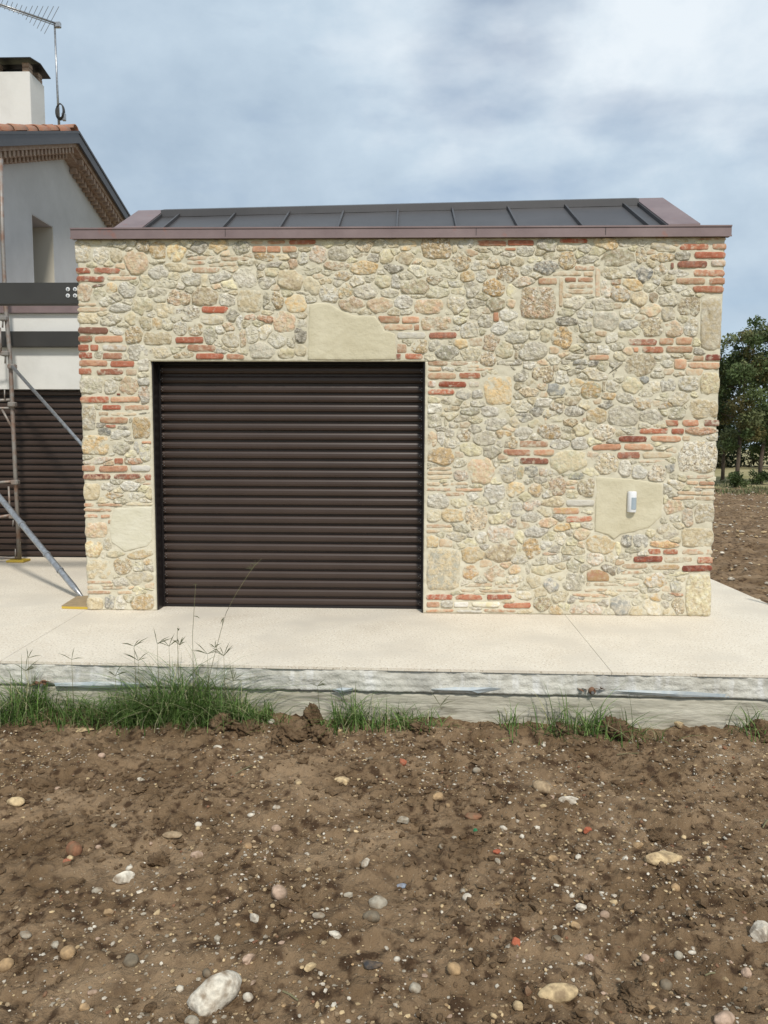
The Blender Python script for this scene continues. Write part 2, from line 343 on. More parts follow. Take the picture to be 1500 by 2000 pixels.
# ================================================================ the setting: paving, soil, field
W_ = 5.4
H_ = ony(750, 466).z                    # underside of the flashing
SL = onz(20, 1290); SRp = onz(1480, 1317)
def slab_y(x): return SL.y + (SRp.y-SL.y)*(x-SL.x)/(SRp.x-SL.x)
XR = (onz(1387, 1131).x + onz(1500, 1178).x)/2          # right edge of the slab
XL = -7.0
ZG = CAM.z - 0                           # soil level at the foot of the slab
_p = ony(750, 1412, slab_y(2.7)-.03); ZG = _p.z
ZJ = ony(750, 1352, slab_y(2.7)-.0).z     # joint between slab and footing
YB = 6.0
pav = empty('pavement'); tag(pav, kind='structure')
j1a, j1b = onz(168, 1191), onz(0, 1292)
j2a, j2b = onz(1110, 1209), onz(1181, 1296)
def jx(a, b, y): return a.x + (b.x-a.x)*(y-a.y)/(b.y-a.y)
g = .0016; TH = .018
def panel(pts):                          # a paving panel, its top at z=0
    mb = MB(); mb.prism([(x, y, -TH) for x, y in pts], (0, 0, TH)); return mb.obj('paving_panel', M['paving'], pav)
ys = lambda x: slab_y(x)-.012
x1f = jx(j1a, j1b, slab_y(-1)); x2f = jx(j2a, j2b, slab_y(3.4)); ya = -.05
panel([(XL, ys(XL)), (x1f-g, ys(x1f)), (jx(j1a, j1b, 0)-g, 0), (-.05, .1), (-.05, YB), (XL, YB)])
panel([(x1f+g, ys(x1f)), (x2f-g, ys(x2f)), (jx(j2a, j2b, 0)-g, .0), (jx(j2a, j2b, 0)-g, .35), (.0, .35), (jx(j1a, j1b, 0)+g, 0)])
panel([(x2f+g, ys(x2f)), (XR, ys(XR)), (XR, YB), (W_+.02, YB), (W_-.03, .35), (jx(j2a, j2b, 0)+g, .35), (jx(j2a, j2b, 0)+g, .0)])
# cast slab edge and footing below it, each a displaced sheet with thickness behind
def rough_face(name, x0, x1, z0, z1, off, mt, amp, seed, ledge=None):
    nx = int((x1-x0)/.02); nz = max(3, int((z1-z0)/.012))
    xs = np.linspace(x0, x1, nx); zs = np.linspace(z0, z1, nz); X, Z = np.meshgrid(xs, zs)
    Y = np.array([slab_y(v) for v in xs])[None, :] + off + amp*fbm(X, Z*2.2, 5, 4, seed) + amp*.7*fbm(X, Z, 26, 3, seed+9)
    # lime run-offs: thick wavy beads of cement that ran down the face
    if ledge:
        for (zz, a, fr, hh) in ledge:
            zl = zz + .025*fbm(xs, xs*0, fr, 4, seed+int(zz*-100)); dz = Z - zl[None, :]
            msk = (vnoise(xs*1.1, xs*0+seed+zz*40, 3) > -.22)[None, :]
            Y = Y - msk*hh*np.clip(1+dz/.02, 0, 1)*(dz < 0) + msk*hh*.3*np.exp(-(dz/.02)**2)
    V = [(X[j, i], Y[j, i], Z[j, i]) for j in range(nz) for i in range(nx)]
    F = [(j*nx+i, j*nx+i+1, (j+1)*nx+i+1, (j+1)*nx+i) for j in range(nz-1) for i in range(nx-1)]
    b = len(V); V += [(x, slab_y(x)+.3, z1) for x in xs]; F += [((nz-1)*nx+i, (nz-1)*nx+i+1, b+i+1, b+i) for i in range(nx-1)]
    b2 = len(V); V += [(x, slab_y(x)+.3, z0) for x in xs]; F += [(i+1, i, b2+i, b2+i+1) for i in range(nx-1)]
    return mesh(name, V, F, mt, pav, True)
rough_face('slab_edge', XL, XR, ZJ+.004, -TH-.002, -.004, M['edge'], .016, 3, ledge=[(-.05, 1, 4.2, .010), (-.095, 1, 6.1, .010), (-.135, 1, 5.0, .009)])
rough_face('footing', XL, XR, ZG-.3, ZJ-.012, .012, M['footing'], .010, 23, ledge=[(ZJ-.10, 1, .6, .006)])
MB().box(XL, XR, slab_y(0)+.35, YB, -.40, -TH-.002).obj('slab_core', M['footing'], pav)
mb = MB(); mb.box(XR-.3, XR-.002, slab_y(XR)+.302, YB-.002, ZG-.3, -.3); mb.obj('footing', M['footing'], pav)

# soil ------------------------------------------------------------
def soil_h(x, y):
    x = np.asarray(x, float); y = np.asarray(y, float)
    h = .030*fbm(x, y*1.6, .8, 3, 40) + .046*fbm(x, y*1.5, 3.1, 3, 50)
    f = fbm(x, y, 9, 4, 60, .6); h = h + .042*np.maximum(f, -.10) + .020*fbm(x, y, 30, 3, 70)
    # wheel and rake furrows running across
    h = h + .012*np.sin((y + .25*fbm(x, y, .7, 2, 90))*13)*np.clip(.5+fbm(x, y, .9, 2, 91)*2, 0, 1)
    d = np.clip((y+2.25)/.65, 0, 1)       # banked up against the footing
    h = h + .05*d*d*(.6+1.1*fbm(x, y, 2.3, 3, 95)) - .02*d
    return ZG + h
def soil_sheet(x0, x1, y0, y1, nx, ny, name, parent, hf, cuty=None, ygr=None):
    xs = np.linspace(x0, x1, nx); ysr = np.linspace(y0, y1, ny) if ygr is None else ygr
    X, Y = np.meshgrid(xs, ysr); Z = hf(X, Y)
    V = np.stack([X, Y, Z], -1).reshape(-1, 3); i = np.arange(ny-1)[:, None]*nx + np.arange(nx-1)[None, :]
    F = np.stack([i, i+1, i+nx+1, i+nx], -1).reshape(-1, 4)
    return bulk(name, V, F, M['soil'], parent=parent)
gr = empty('ground'); tag(gr, kind='structure')
YE = -1.15
soil_sheet(-2.2, 8.2, -5.6, YE, 900, 386, 'near_soil', gr, soil_h)
def far_h(x, y):
    k = np.clip((y-YE)/4, 0, 1); nr = np.clip((x-(XR+.05))/.5, 0, 1)
    return ZG + (.05*fbm(x, y, .9, 3, 40)+.08*fbm(x, y, 3.0, 3, 50)+.05*fbm(x, y, 9, 2, 52)) - .004*k - .01*(1-nr)
yg = YE-.0 + (27-YE)*np.linspace(0, 1, 420)**1.7
soil_sheet(XR-.25, 30, 0, 0, 420, 420, 'ploughed_soil', gr, lambda x, y: far_h(x, y)-.012, ygr=yg)
# wide sheet to the horizon: dry meadow
def field_material():
    m = mat('dry_meadow', (.22, .20, .09), .95, c2=(.40, .34, .20), scale=.35, detail=9, bump=.6, bscale=6, bdist=.1, spec=.1, stretch=(.35, 1, 1))
    return m
M['field'] = field_material()
fld = empty('field'); tag(fld, kind='structure')
mb = MB(); mb.add([(-600, -600, ZG-.16), (600, -600, ZG-.16), (600, 900, ZG-.16), (-600, 900, ZG-.16)], [(0, 1, 2, 3)]); mb.obj('meadow_sheet', M['field'], fld)
xs = np.linspace(-20, 60, 160); ysf = np.concatenate([np.linspace(26.6, 50, 70), np.linspace(52, 120, 30)])
X, Y = np.meshgrid(xs, ysf); Z = ZG + .02 + .12*fbm(X, Y, .5, 4, 12) + np.clip((Y-27)/90, 0, 1)*.3
ii = np.arange(len(ysf)-1)[:, None]*160 + np.arange(159)[None, :]
bulk('meadow', np.stack([X, Y, Z], -1).reshape(-1, 3), np.stack([ii, ii+1, ii+161, ii+160], -1).reshape(-1, 4), M['field'], parent=fld)

# ================================================================ the stone garage
gar = empty('stone_garage', (0, 0, 0))
tag(gar, 'small garage of mixed fieldstone and old brick with a wide brown roller shutter', 'garage')
DX0 = ony(300, 950).x; DX1 = ony(828.5, 950).x; DZ1 = ony(560, 706).z
XO0, XO1 = ony(160, 830).x, ony(1401, 830).x
GD = 2.9
RY, RZ = 1.28, 3.79
mb = MB()
mb.box(.004, DX0-.002, .03, .33, 0, H_); mb.box(DX1+.002, W_-.004, .03, .33, 0, H_); mb.box(DX0-.001, DX1+.001, .03, .33, DZ1+.002, H_)
wl = mb.obj('wall_core', M['mortar'], gar)
mb = MB()
for x0 in (.004, W_-.304):
    mb.box(x0, x0+.3, .331, GD, 0, H_)
mb.box(.305, W_-.305, GD-.3, GD, 0, H_)
mb.obj('side_wall', M['plaster_white'], gar)

# --- catalogue of the stones and bricks seen in the face: tile origin, scale, then  x y w h class
TILES = [
((140,380),3.125,"""70 350 110 130 wT;175 370 110 110 wt;235 308 40 20 g;270 375 70 100 t;345 330 40 30 k;430 320 75 60 gx;392 412 140 140 tp;530 345 90 100 to;525 408 90 24 g;640 350 115 115 oc;778 325 90 65 k;900 320 110 70 to;1035 330 100 75 ke;1130 292 75 16 qa;1250 292 110 20 a;1410 292 170 28 r;1145 335 85 38 a;1235 335 85 38 a;1330 335 90 38 aq;1430 335 80 22 t;
790 388 185 24 qa;995 392 185 26 q;760 418 115 20 qa;925 428 185 24 q;1080 430 100 9 g;1172 384 130 36 oD;1292 384 80 28 t;1408 390 55 70 w;1160 440 40 45 k;1240 428 100 28 k;1350 425 50 60 p;645 445 150 45 t;820 462 170 34 qa;530 475 110 70 wk;625 500 50 45 te;735 520 110 75 gw;815 530 45 70 t;900 505 140 65 wk -15;1060 510 135 135 wk;1215 475 80 50 te;1190 535 95 70 k;1335 520 140 120 tD;1450 455 120 55 kg;
75 465 85 36 r;218 465 170 36 r;120 516 170 36 rm;310 512 185 26 qa;450 540 80 90 te;575 545 140 45 g;165 555 70 12 dm;80 600 90 95 pq;165 605 70 60 ge -30;245 575 55 60 to;340 585 95 95 wk;520 600 130 55 gk;440 612 60 20 g;650 635 135 105 tpx;815 625 150 110 tD;950 640 95 75 kw;930 585 100 18 gk;990 600 80 28 t;540 640 70 30 g;
100 672 110 16 q;130 703 180 26 q;220 655 90 50 wg;295 690 130 50 w;430 680 115 105 te;570 705 125 80 t;710 725 130 90 wtx;875 703 165 42 r;980 740 80 80 gk;1085 650 150 140 tT;1190 640 35 80 g;1258 640 60 100 tx;1370 665 120 100 to;1465 560 90 110 tg;1420 602 80 16 dk;105 755 125 65 tT;240 765 130 65 gk;368 758 80 65 te;855 765 135 50 tw;1090 752 60 35 pa;1180 760 85 38 pa;1195 722 60 26 te;1300 780 120 120 tp;1405 740 60 28 t;
135 830 180 40 m;280 830 80 45 w;455 785 65 80 te;520 785 60 70 to;585 790 60 60 g;670 815 80 80 wtx;750 825 90 80 tx;850 860 70 95 ek -15;905 825 60 40 w;1020 780 42 80 w;975 895 110 110 tw;1045 885 36 100 tp;1100 850 70 110 gw;1180 840 65 85 tw;1410 790 60 50 tw;1400 855 70 85 dk;1250 890 110 85 gw;1340 895 45 80 g;385 860 105 95 tx;525 878 180 80 Tt;
88 880 82 38 rD;230 883 178 40 a;720 888 175 38 r;75 935 65 38 r;140 935 50 38 r;265 935 150 36 Bq;405 960 120 90 kw;795 938 180 40 ar;545 965 130 65 tk;660 930 70 10 t;685 980 110 45 tx;1160 955 160 100 kG;1310 965 85 65 tc;960 940 110 30 t;1395 950 60 60 tg;90 982 82 38 r;170 975 50 40 g;250 985 130 38 ar;330 990 30 30 g;845 987 175 36 r;1000 990 115 34 ar;
135 1030 175 36 ar;312 1035 150 36 r;440 1040 75 80 wk;85 1080 78 38 r;235 1082 165 38 r;365 1085 65 35 qp;445 1105 70 40 g"""),
((580,380),3.125,"""130 365 100 100 kp;260 360 125 90 kg;320 310 50 60 g;415 315 100 65 x;385 376 95 26 D;470 385 75 45 k;545 380 80 75 tc;590 300 60 50 t;680 315 90 60 ot;665 385 110 75 tD;510 300 60 40 g;850 330 190 130 Tx;960 330 30 60 t;1035 300 90 45 w;1185 298 195 34 ar;1365 296 165 34 r;1135 343 130 22 t;1000 410 115 110 tx;1130 378 90 40 te;1285 362 90 28 k;1295 335 80 16 a;1400 345 110 60 gw;
75 460 135 60 ke;245 435 150 50 pt;185 480 80 28 g;410 450 160 75 toD;590 452 125 45 kd;740 465 115 65 cw;905 470 150 60 gt 20;1105 435 90 55 wt;1200 420 70 65 gx;1260 405 60 45 g;1345 412 70 45 t;1280 488 130 90 Dx;1400 460 55 55 gw;285 500 120 50 ow;175 530 80 40 to;370 530 95 65 wt;520 530 95 65 te;605 530 50 80 kw;840 520 85 50 gx;720 565 160 85 De;1040 500 80 60 to;1130 500 75 65 wg;965 545 90 40 wc;1385 530 130 50 kp -12;
195 605 105 115 wt;295 595 75 95 oe;420 590 140 95 kg;565 600 95 48 gk;860 600 130 60 ge;1065 580 90 85 kg;1200 570 120 100 ox;1310 600 50 90 c;740 620 80 22 g;335 670 150 85 tp;505 675 145 85 tp;650 660 105 75 kw;805 685 180 90 Tp;970 670 95 105 kt;1090 665 100 50 gk;1215 670 110 80 De;1305 660 45 60 pt;660 718 80 28 gw;
850 785 190 88 Tp;560 762 135 42 aq;695 765 108 40 ap;620 810 180 36 qa;730 812 32 36 a;990 765 75 45 wc;965 815 45 25 w;1085 730 70 60 kg;1215 748 34 55 a;1285 735 110 70 wg;1150 775 80 80 kg;700 860 178 42 B;890 860 172 38 rm;1055 830 110 95 wt;1235 815 100 70 w -20;1345 795 90 70 gk;1340 872 140 70 gw;
640 940 60 55 ap;750 930 95 80 tox;835 922 70 60 wg;915 960 135 85 ke;1060 970 110 80 gt;1180 900 110 100 xp;1265 950 110 90 te;920 905 50 25 g;1010 912 95 50 to;1335 970 16 70 D;620 990 28 34 m;712 990 115 38 ra;810 1000 70 40 g;1165 1005 90 75 xD;860 1030 125 26 qa;1020 1030 180 26 qa;1300 1045 150 80 gk;980 1000 40 20 g"""),
((1000,380),3.0,"""205 297 105 70 ke;360 272 170 26 r;550 290 130 60 ot;680 280 110 45 kt;880 262 60 20 t;980 265 90 18 t;1160 262 180 16 qa;315 315 110 30 tg;430 320 75 45 gw;225 360 90 36 De;325 385 90 100 tox;135 380 85 36 c;445 380 115 42 kg;620 372 190 85 Deo;755 355 60 85 gx;885 310 135 60 tk;880 366 130 52 tox;790 310 22 45 g;1065 307 175 38 ra;1210 305 80 34 ar;1000 362 80 48 gk;1155 356 182 38 r;
200 430 145 85 nkx;705 425 50 45 w;870 445 70 75 wx;938 417 17 36 m;1055 410 180 40 rm;1205 403 80 36 Bp;775 465 85 100 kn;590 460 120 62 gt;425 432 120 26 qa;505 408 40 28 g;320 463 180 26 q;447 466 55 26 q;970 462 120 36 kw;1150 460 182 38 ar;
502 515 28 180 qa;208 508 112 38 aq;342 500 65 26 a;430 500 90 26 a;395 538 160 24 q;392 570 165 26 q;287 570 24 175 q;610 515 60 25 ta;680 485 90 10 Dd;705 530 120 66 to 15;545 555 48 100 wp;810 545 70 52 g;900 520 60 28 t;915 555 50 32 g;975 550 110 36 w;1045 508 175 36 aq;1197 508 88 36 a;1145 556 180 40 ar;
635 578 105 90 wo;150 635 215 185 Tpx;370 635 120 72 kg;450 600 50 18 g;535 645 125 75 kg;748 610 85 75 Dt;832 600 52 60 D;910 620 110 62 kg;1045 655 135 112 tDx;1148 600 24 26 t;320 685 90 45 ge;425 698 90 52 wt;685 685 105 80 wt;810 680 110 70 tp;915 700 70 88 tk;1160 755 120 320 Tk;
550 740 135 115 kG;320 745 120 44 kd;425 775 70 55 gk;225 765 60 34 g;130 765 100 50 g;682 765 100 58 w -15;820 775 135 100 tDx;945 785 98 88 Dp;1050 775 70 105 wt;195 830 50 65 te;300 840 125 130 oxw;130 820 50 50 g;460 840 130 50 te;580 840 65 62 w;675 820 95 40 te;765 865 170 38 mr;905 860 85 38 aq;1008 858 100 42 aq;
130 920 170 105 kg;405 880 40 18 g;460 905 70 62 kg;535 910 75 48 w;615 890 90 48 g;722 910 34 28 a;825 910 128 38 ra;982 908 160 38 aq;400 920 70 18 De;240 965 85 50 gw;360 950 110 28 tw;508 955 120 30 aq;632 945 65 48 gt;870 950 100 32 cw;975 945 80 18 g;1090 960 65 30 aq;1172 955 84 38 m;315 995 70 48 k;400 990 80 40 kn;480 990 60 26 kd;755 995 185 125 tD -20;605 1020 85 85 gk;905 995 60 42 w;985 993 75 60 ap;1120 1003 182 38 aq"""),
((820,700),3.847,"""105 80 120 26 qa;205 80 80 28 w;300 80 55 28 g;460 82 205 24 qa;165 132 215 46 aq;375 130 165 44 ra;485 118 55 22 D;680 60 180 95 kp;820 50 90 55 kw;765 125 105 95 kg;925 120 150 120 tDx;1020 75 35 34 tp;1095 55 90 55 g;1205 50 90 50 k;1155 105 100 42 g;1065 145 90 85 wg;90 192 60 44 aB;245 195 215 44 r;408 195 75 42 Bq;1180 185 90 60 to;
160 252 205 40 ra;330 272 105 75 knG;440 272 85 55 wk;590 240 225 220 oT;822 250 170 72 x;1015 235 130 80 n;1020 292 110 16 g;1150 250 90 58 g;100 312 90 40 te;210 320 85 44 tk;340 348 60 44 tk;445 335 120 52 gk;925 328 120 58 kw;1145 318 125 58 tD;760 355 140 88 wt;105 378 110 58 w;240 378 100 34 tD -15;1030 370 95 66 xw;380 398 140 48 ke;530 400 140 62 wk;660 400 90 62 te;885 402 105 58 kd;1160 398 145 68 kd;
100 468 115 88 ke;190 460 18 88 De;305 452 105 52 wt;415 462 100 44 te;570 487 160 82 kw -12;710 482 65 72 tk;785 445 115 52 kn;865 488 90 48 te -12;945 468 16 48 q;1022 452 95 46 cw;1130 482 95 52 tx;90 610 65 108 tp;160 595 46 100 wk;155 530 70 30 k;265 500 80 36 wt;225 560 50 56 k;330 575 90 95 wx;410 528 100 56 k;490 605 170 105 kg;628 568 100 50 Do;780 560 120 82 wk;975 550 175 100 owx;1115 590 100 46 te;1118 553 110 10 De;1210 540 100 78 tc;
240 635 105 62 wt;385 685 170 92 c;540 698 130 88 kg;685 632 105 78 gx;855 642 225 48 ap;1050 642 135 58 kw;1205 640 115 84 wk;160 735 210 118 oD;300 785 90 52 g -25;600 640 50 46 k;730 707 210 46 ar;930 707 160 44 aq;460 845 200 185 tp;570 790 50 50 g;655 865 140 122 twD;650 768 80 18 te;725 775 34 56 w;860 770 220 46 mr;755 862 38 88 eo;840 845 100 74 kn;930 850 75 58 wp;1125 775 270 155 te;1165 880 180 52 nek;
150 828 180 24 q;150 860 190 24 q;145 895 190 28 qt;320 875 110 72 wp;100 943 100 24 q;265 942 200 22 q;145 984 205 22 qa;370 986 210 26 qa;265 1020 145 26 qa;905 915 90 40 k;820 925 60 28 g;1030 955 115 132 xp;1140 932 75 26 tp;1135 970 70 18 qa;1140 1020 90 48 te;560 1015 150 128 wk;715 985 130 98 to;875 990 115 88 oD;645 1055 24 20 t;
130 1070 160 98 wk;400 1040 90 52 w;290 1088 110 54 ct;710 1068 100 16 ke;720 1130 80 92 wk;840 1100 115 78 wp;1000 1080 165 72 Dt;100 1180 105 78 tg;248 1180 155 92 to;420 1200 150 185 x;565 1142 90 42 ge;600 1195 150 76 tc -20;840 1190 140 78 kw;695 1240 90 58 kp;1090 1145 220 48 ao;955 1235 150 58 pt -15;
150 1260 220 26 qa;100 1298 110 24 q;270 1340 165 72 wt;605 1315 185 128 wp;455 1350 95 88 wt;750 1345 60 88 c;870 1300 170 72 kw;1075 1270 120 48 ot;1060 1350 95 88 wt;1210 1320 125 88 tp;100 1380 100 82 to;175 1585 265 315 TGt;395 1472 165 108 to;605 1462 215 130 Dt;840 1435 120 148 ox;950 1400 85 62 w;1140 1445 185 64 te;745 1425 34 85 c;
380 1612 105 98 op;555 1615 165 108 Dp;710 1583 85 70 op;715 1655 130 56 wt;800 1580 60 78 kg;1000 1510 120 66 kw;975 1468 90 20 pk;945 1592 230 72 te;1150 1555 120 88 ge;855 1675 95 100 tg;985 1705 100 112 kn;1160 1680 165 118 kg;440 1702 215 26 q;655 1708 200 24 q;360 1743 125 24 q;540 1745 205 22 q;690 1745 60 22 q;
145 1792 205 40 r;370 1792 215 42 ra;595 1792 190 40 rm;785 1775 130 58 tw;1060 1790 130 88 tg;100 1848 100 40 a;205 1845 90 40 wk;310 1848 110 38 B;495 1848 215 38 Bc;730 1855 210 40 ra;920 1840 115 92 Dex;150 1895 210 22 qa;375 1898 200 20 B;600 1895 250 20 qa;1020 1890 95 52 to;1180 1875 110 68 wp;790 1900 100 20 t"""),
((1100,700),3.847,"""240 120 180 72 tk 15;395 85 100 108 kg;605 160 65 44 n;710 125 90 38 g;865 118 110 26 gq;365 210 110 72 wt;308 205 22 80 gD;520 200 150 105 te 20;680 215 80 82 wt;785 205 100 92 kw;945 185 150 108 wt;985 270 50 32 c;1095 190 140 165 Tc;210 245 140 122 oe;340 282 95 46 oD;460 300 110 68 kg;600 335 140 78 wo;735 305 80 26 g;765 355 100 44 wo;865 305 145 98 kt;920 355 24 38 g;
320 350 110 52 kd;445 435 225 150 kg;255 430 145 108 to;660 440 170 102 kg;850 408 125 72 ge;1050 380 210 142 Tt;150 465 30 28 p;310 555 165 112 xw;490 540 105 52 wc;558 505 18 38 a;812 485 105 44 rp;955 485 125 46 ra;1110 485 110 46 m;678 545 225 42 ra;858 547 95 42 r;1035 545 235 54 pa;520 605 225 46 mr;770 605 230 46 ap;925 605 60 44 q;
325 665 220 46 a;568 665 230 46 ap;755 670 115 28 g;1000 740 300 245 Twx;890 655 80 46 co;490 728 175 50 mr;708 725 230 48 qt;670 775 215 22 qa;210 735 95 58 pk;320 790 180 142 xt;465 825 90 102 wk;570 855 105 92 w;705 865 125 122 xw;800 820 60 62 nk;830 890 50 32 g;530 780 40 18 k;180 965 130 132 xc;128 1085 220 48 B;190 1148 90 32 cw;115 1208 215 46 ra;
1025 890 210 26 qa;970 935 90 28 qa;1075 937 110 30 aq;1050 968 160 18 q;950 1010 200 26 q;1080 1013 95 28 q;850 945 130 56 wt 20;775 980 70 66 wg;900 1050 170 28 q;1060 1053 150 28 q;762 1065 38 64 c 15;830 1110 140 108 tp -15;845 1200 75 62 wc;930 1195 85 132 kp;1055 1165 145 145 Tw;755 1215 45 42 g;785 1300 150 98 tk;660 1315 65 52 ct 25;1000 1345 240 145 Tte;
275 1395 215 128 to;480 1370 75 78 kn;580 1375 125 88 w;410 1430 34 85 c;535 1440 130 36 ge;755 1393 230 46 oa;682 1450 100 40 ra;805 1452 115 38 ra;1000 1452 230 40 qa;230 1505 130 78 wp;365 1500 75 62 wt;465 1490 80 44 kg;637 1507 225 46 mr;860 1512 215 42 qD;1060 1515 110 48 rp;535 1560 200 38 qp;765 1568 220 38 qo;1000 1577 225 48 rm;520 1608 190 24 qa;345 1590 115 66 kDx;260 1630 175 88 ao;
690 1670 160 118 wo;860 1620 170 28 c;480 1655 220 22 qg;190 1697 30 20 D;325 1697 215 22 q;515 1700 135 24 qa;845 1710 85 98 wc;250 1740 190 24 q;470 1742 215 24 q;835 1768 140 20 pa;1010 1780 190 325 Tc;210 1780 310 28 qa;190 1820 200 20 q;430 1850 175 135 nk;585 1790 90 38 te;700 1800 85 62 ow;665 1870 150 102 tw 20;760 1850 60 56 k;860 1860 85 118 xt;240 1885 130 66 wp;670 1735 100 34 kw"""),
((140,700),3.846,"""155 200 170 128 keT;285 210 110 98 wt;350 150 80 22 g;430 205 130 128 tp;550 165 90 75 w;550 270 75 118 wp;355 270 26 14 m;180 310 215 48 rp;405 308 230 42 aq;135 445 95 185 Tw;300 368 150 36 r;490 370 190 38 ap;240 415 75 26 q;395 418 200 22 q;555 411 90 8 d;320 465 215 46 aq;450 465 36 36 g;525 520 140 165 oT;295 510 85 20 r;390 520 85 22 dk;245 550 85 68 nd;370 572 140 58 w;185 650 200 145 otT;375 670 115 78 ke;490 680 34 96 nw;
565 632 75 20 a;560 700 80 125 cw;300 617 24 10 t;440 635 50 9 k;300 720 40 18 w;195 768 215 42 pBq;355 770 68 42 r;460 770 130 40 Da;130 825 95 42 ar;315 828 220 46 ar;520 825 150 46 B;195 888 205 42 mp;420 888 210 44 mr;572 892 55 46 r;155 1000 120 128 Tt;285 962 120 52 wk;445 958 140 62 w;570 940 70 16 qa;310 1032 135 46 ow;480 1035 140 56 wg;585 1020 46 88 ct;135 1100 70 26 qa;290 1098 195 22 qa;500 1092 220 24 qc;200 1138 205 22 qa;150 1183 95 24 qa;255 1185 70 24 aq;290 1225 24 26 aq;
190 1290 165 122 Tp;170 1425 115 118 oc;270 1390 58 86 wt;235 1475 28 40 g;330 1468 130 38 te;520 1470 190 52 to -8;210 1585 185 148 Tt;385 1560 120 106 tx;500 1560 65 78 wc;575 1530 60 44 wo;510 1650 190 95 tk -8;340 1640 40 28 g;220 1680 200 22 qa;165 1720 85 26 q;325 1720 190 22 q;450 1720 50 22 q;560 1728 110 12 c;205 1755 180 22 qa;410 1757 130 22 q;180 1840 120 92 Tt;290 1830 85 92 kn;365 1840 80 96 wk;540 1835 180 118 ot""")]
COL = {'w': (222, 216, 203), 'g': (209, 199, 172), 'k': (196, 186, 170), 'n': (124, 128, 132), 'd': (92, 88, 84), 'D': (166, 142, 112), 't': (210, 192, 155), 'o': (210, 168, 104),
       'c': (226, 214, 172), 'p': (212, 172, 138), 'x': (218, 194, 158), 'e': (184, 178, 146), 'T': (200, 178, 138), 'G': (160, 158, 146),
       'r': (184, 96, 64), 'a': (204, 138, 100), 'm': (138, 66, 50), 'q': (213, 178, 140), 'B': (232, 226, 216)}
def poly_px(o, s, pts): return [(o[0]+x/s, o[1]+y/s) for x, y in pts]
PATCHES = [poly_px((580, 380), 3.125, [(75, 672), (130, 660), (200, 668), (262, 705), (345, 738), (420, 742), (478, 745), (520, 800), (535, 832), (600, 850), (604, 1008), (300, 1012), (65, 1008), (70, 800)]),
           poly_px((1100, 700), 3.847, [(245, 890), (500, 905), (740, 940), (742, 1060), (735, 1185), (640, 1275), (500, 1310), (430, 1320), (380, 1360), (330, 1325), (235, 1300), (240, 1100)]),
           poly_px((140, 700), 3.846, [(318, 1125), (605, 1112), (605, 1370), (570, 1410), (400, 1452), (300, 1380), (285, 1280)])]
PC = []       # pieces: cx cy a b power ang cls (photo pixels on the face)
for (ox, oy), s, txt in TILES:
    for it in txt.replace('\n', '').split(';'):
        f = it.split()
        if len(f) < 5: continue
        x, y, pw, ph = [float(v) for v in f[:4]]; cls = f[4]; ang = float(f[5]) if len(f) > 5 else None
        bk = cls[0] in 'ramqB'
        if ang is None: ang = random.uniform(-1.2, 1.2) if bk else (random.uniform(-2, 2) if 'T' in cls else random.uniform(-9, 9))
        p = 9 if bk else (5.5 if cls[0] == 'T' or 'T' in cls else random.choice([2.1, 2.4, 2.8, 3.3]))
        PC.append([ox+x/s, oy+y/s, pw/s/2*(1.0 if bk else 1.02), ph/s/2*(1.0 if bk else 1.02), p, math.radians(ang), cls])
PC = [q for q in PC if 140 < q[0] < 1424 and 464 < q[1] < 1206]
# distance map of the face at 2 px
gx = np.arange(140, 1424, 2.0); gy = np.arange(460, 1210, 2.0); GX, GY = np.meshgrid(gx, gy)
def sdist(q, X, Y):
    c, s_ = math.cos(q[5]), math.sin(q[5]); u = ((X-q[0])*c + (Y-q[1])*s_)/q[2]; v = (-(X-q[0])*s_ + (Y-q[1])*c)/q[3]
    d = (np.abs(u)**q[4]+np.abs(v)**q[4])**(1/q[4]); r = np.sqrt((X-q[0])**2+(Y-q[1])**2)+1e-6
    return np.where(d > 1e-3, (d-1)/np.maximum(d, 1e-3)*r, -min(q[2], q[3])) if True else d
def inpoly(P, X, Y):
    ins = np.zeros(np.shape(X), bool); n = len(P)
    for i in range(n):
        x1, y1 = P[i]; x2, y2 = P[(i+1) % n]
        cnd = ((y1 > Y) != (y2 > Y)) & (X < (x2-x1)*(Y-y1)/(y2-y1+1e-9)+x1); ins ^= cnd
    return ins
def polydist(P, X, Y):                 # signed px distance, negative inside
    d = np.full(np.shape(X), 1e9); n = len(P)
    for i in range(n):
        x1, y1 = P[i]; x2, y2 = P[(i+1) % n]; L2 = (x2-x1)**2+(y2-y1)**2
        t = np.clip(((X-x1)*(x2-x1)+(Y-y1)*(y2-y1))/L2, 0, 1); d = np.minimum(d, np.hypot(X-x1-t*(x2-x1), Y-y1-t*(y2-y1)))
    return np.where(inpoly(P, X, Y), -d, d)
DOOR = [(296, 705), (831, 705), (828, 1230), (307, 1230)]
WALL = [(149, 469), (1418, 464), (1385, 1204), (172, 1190)]
def block(X, Y):
    b = -polydist(WALL, X, Y) - 0
    b = np.minimum(b, polydist(DOOR, X, Y)-4)
    for P in PATCHES: b = np.minimum(b, polydist(P, X, Y)-2)
    return b                            # positive = free room in px
BL = block(GX, GY); DM = BL.copy()
def upd(q):
    m = max(q[2], q[3])*1.5+26
    i0, i1 = np.searchsorted(gx, [q[0]-m, q[0]+m]); j0, j1 = np.searchsorted(gy, [q[1]-m, q[1]+m])
    DM[j0:j1, i0:i1] = np.minimum(DM[j0:j1, i0:i1], sdist(q, GX[j0:j1, i0:i1], GY[j0:j1, i0:i1]))
for q in PC: upd(q)
NM = len(PC)
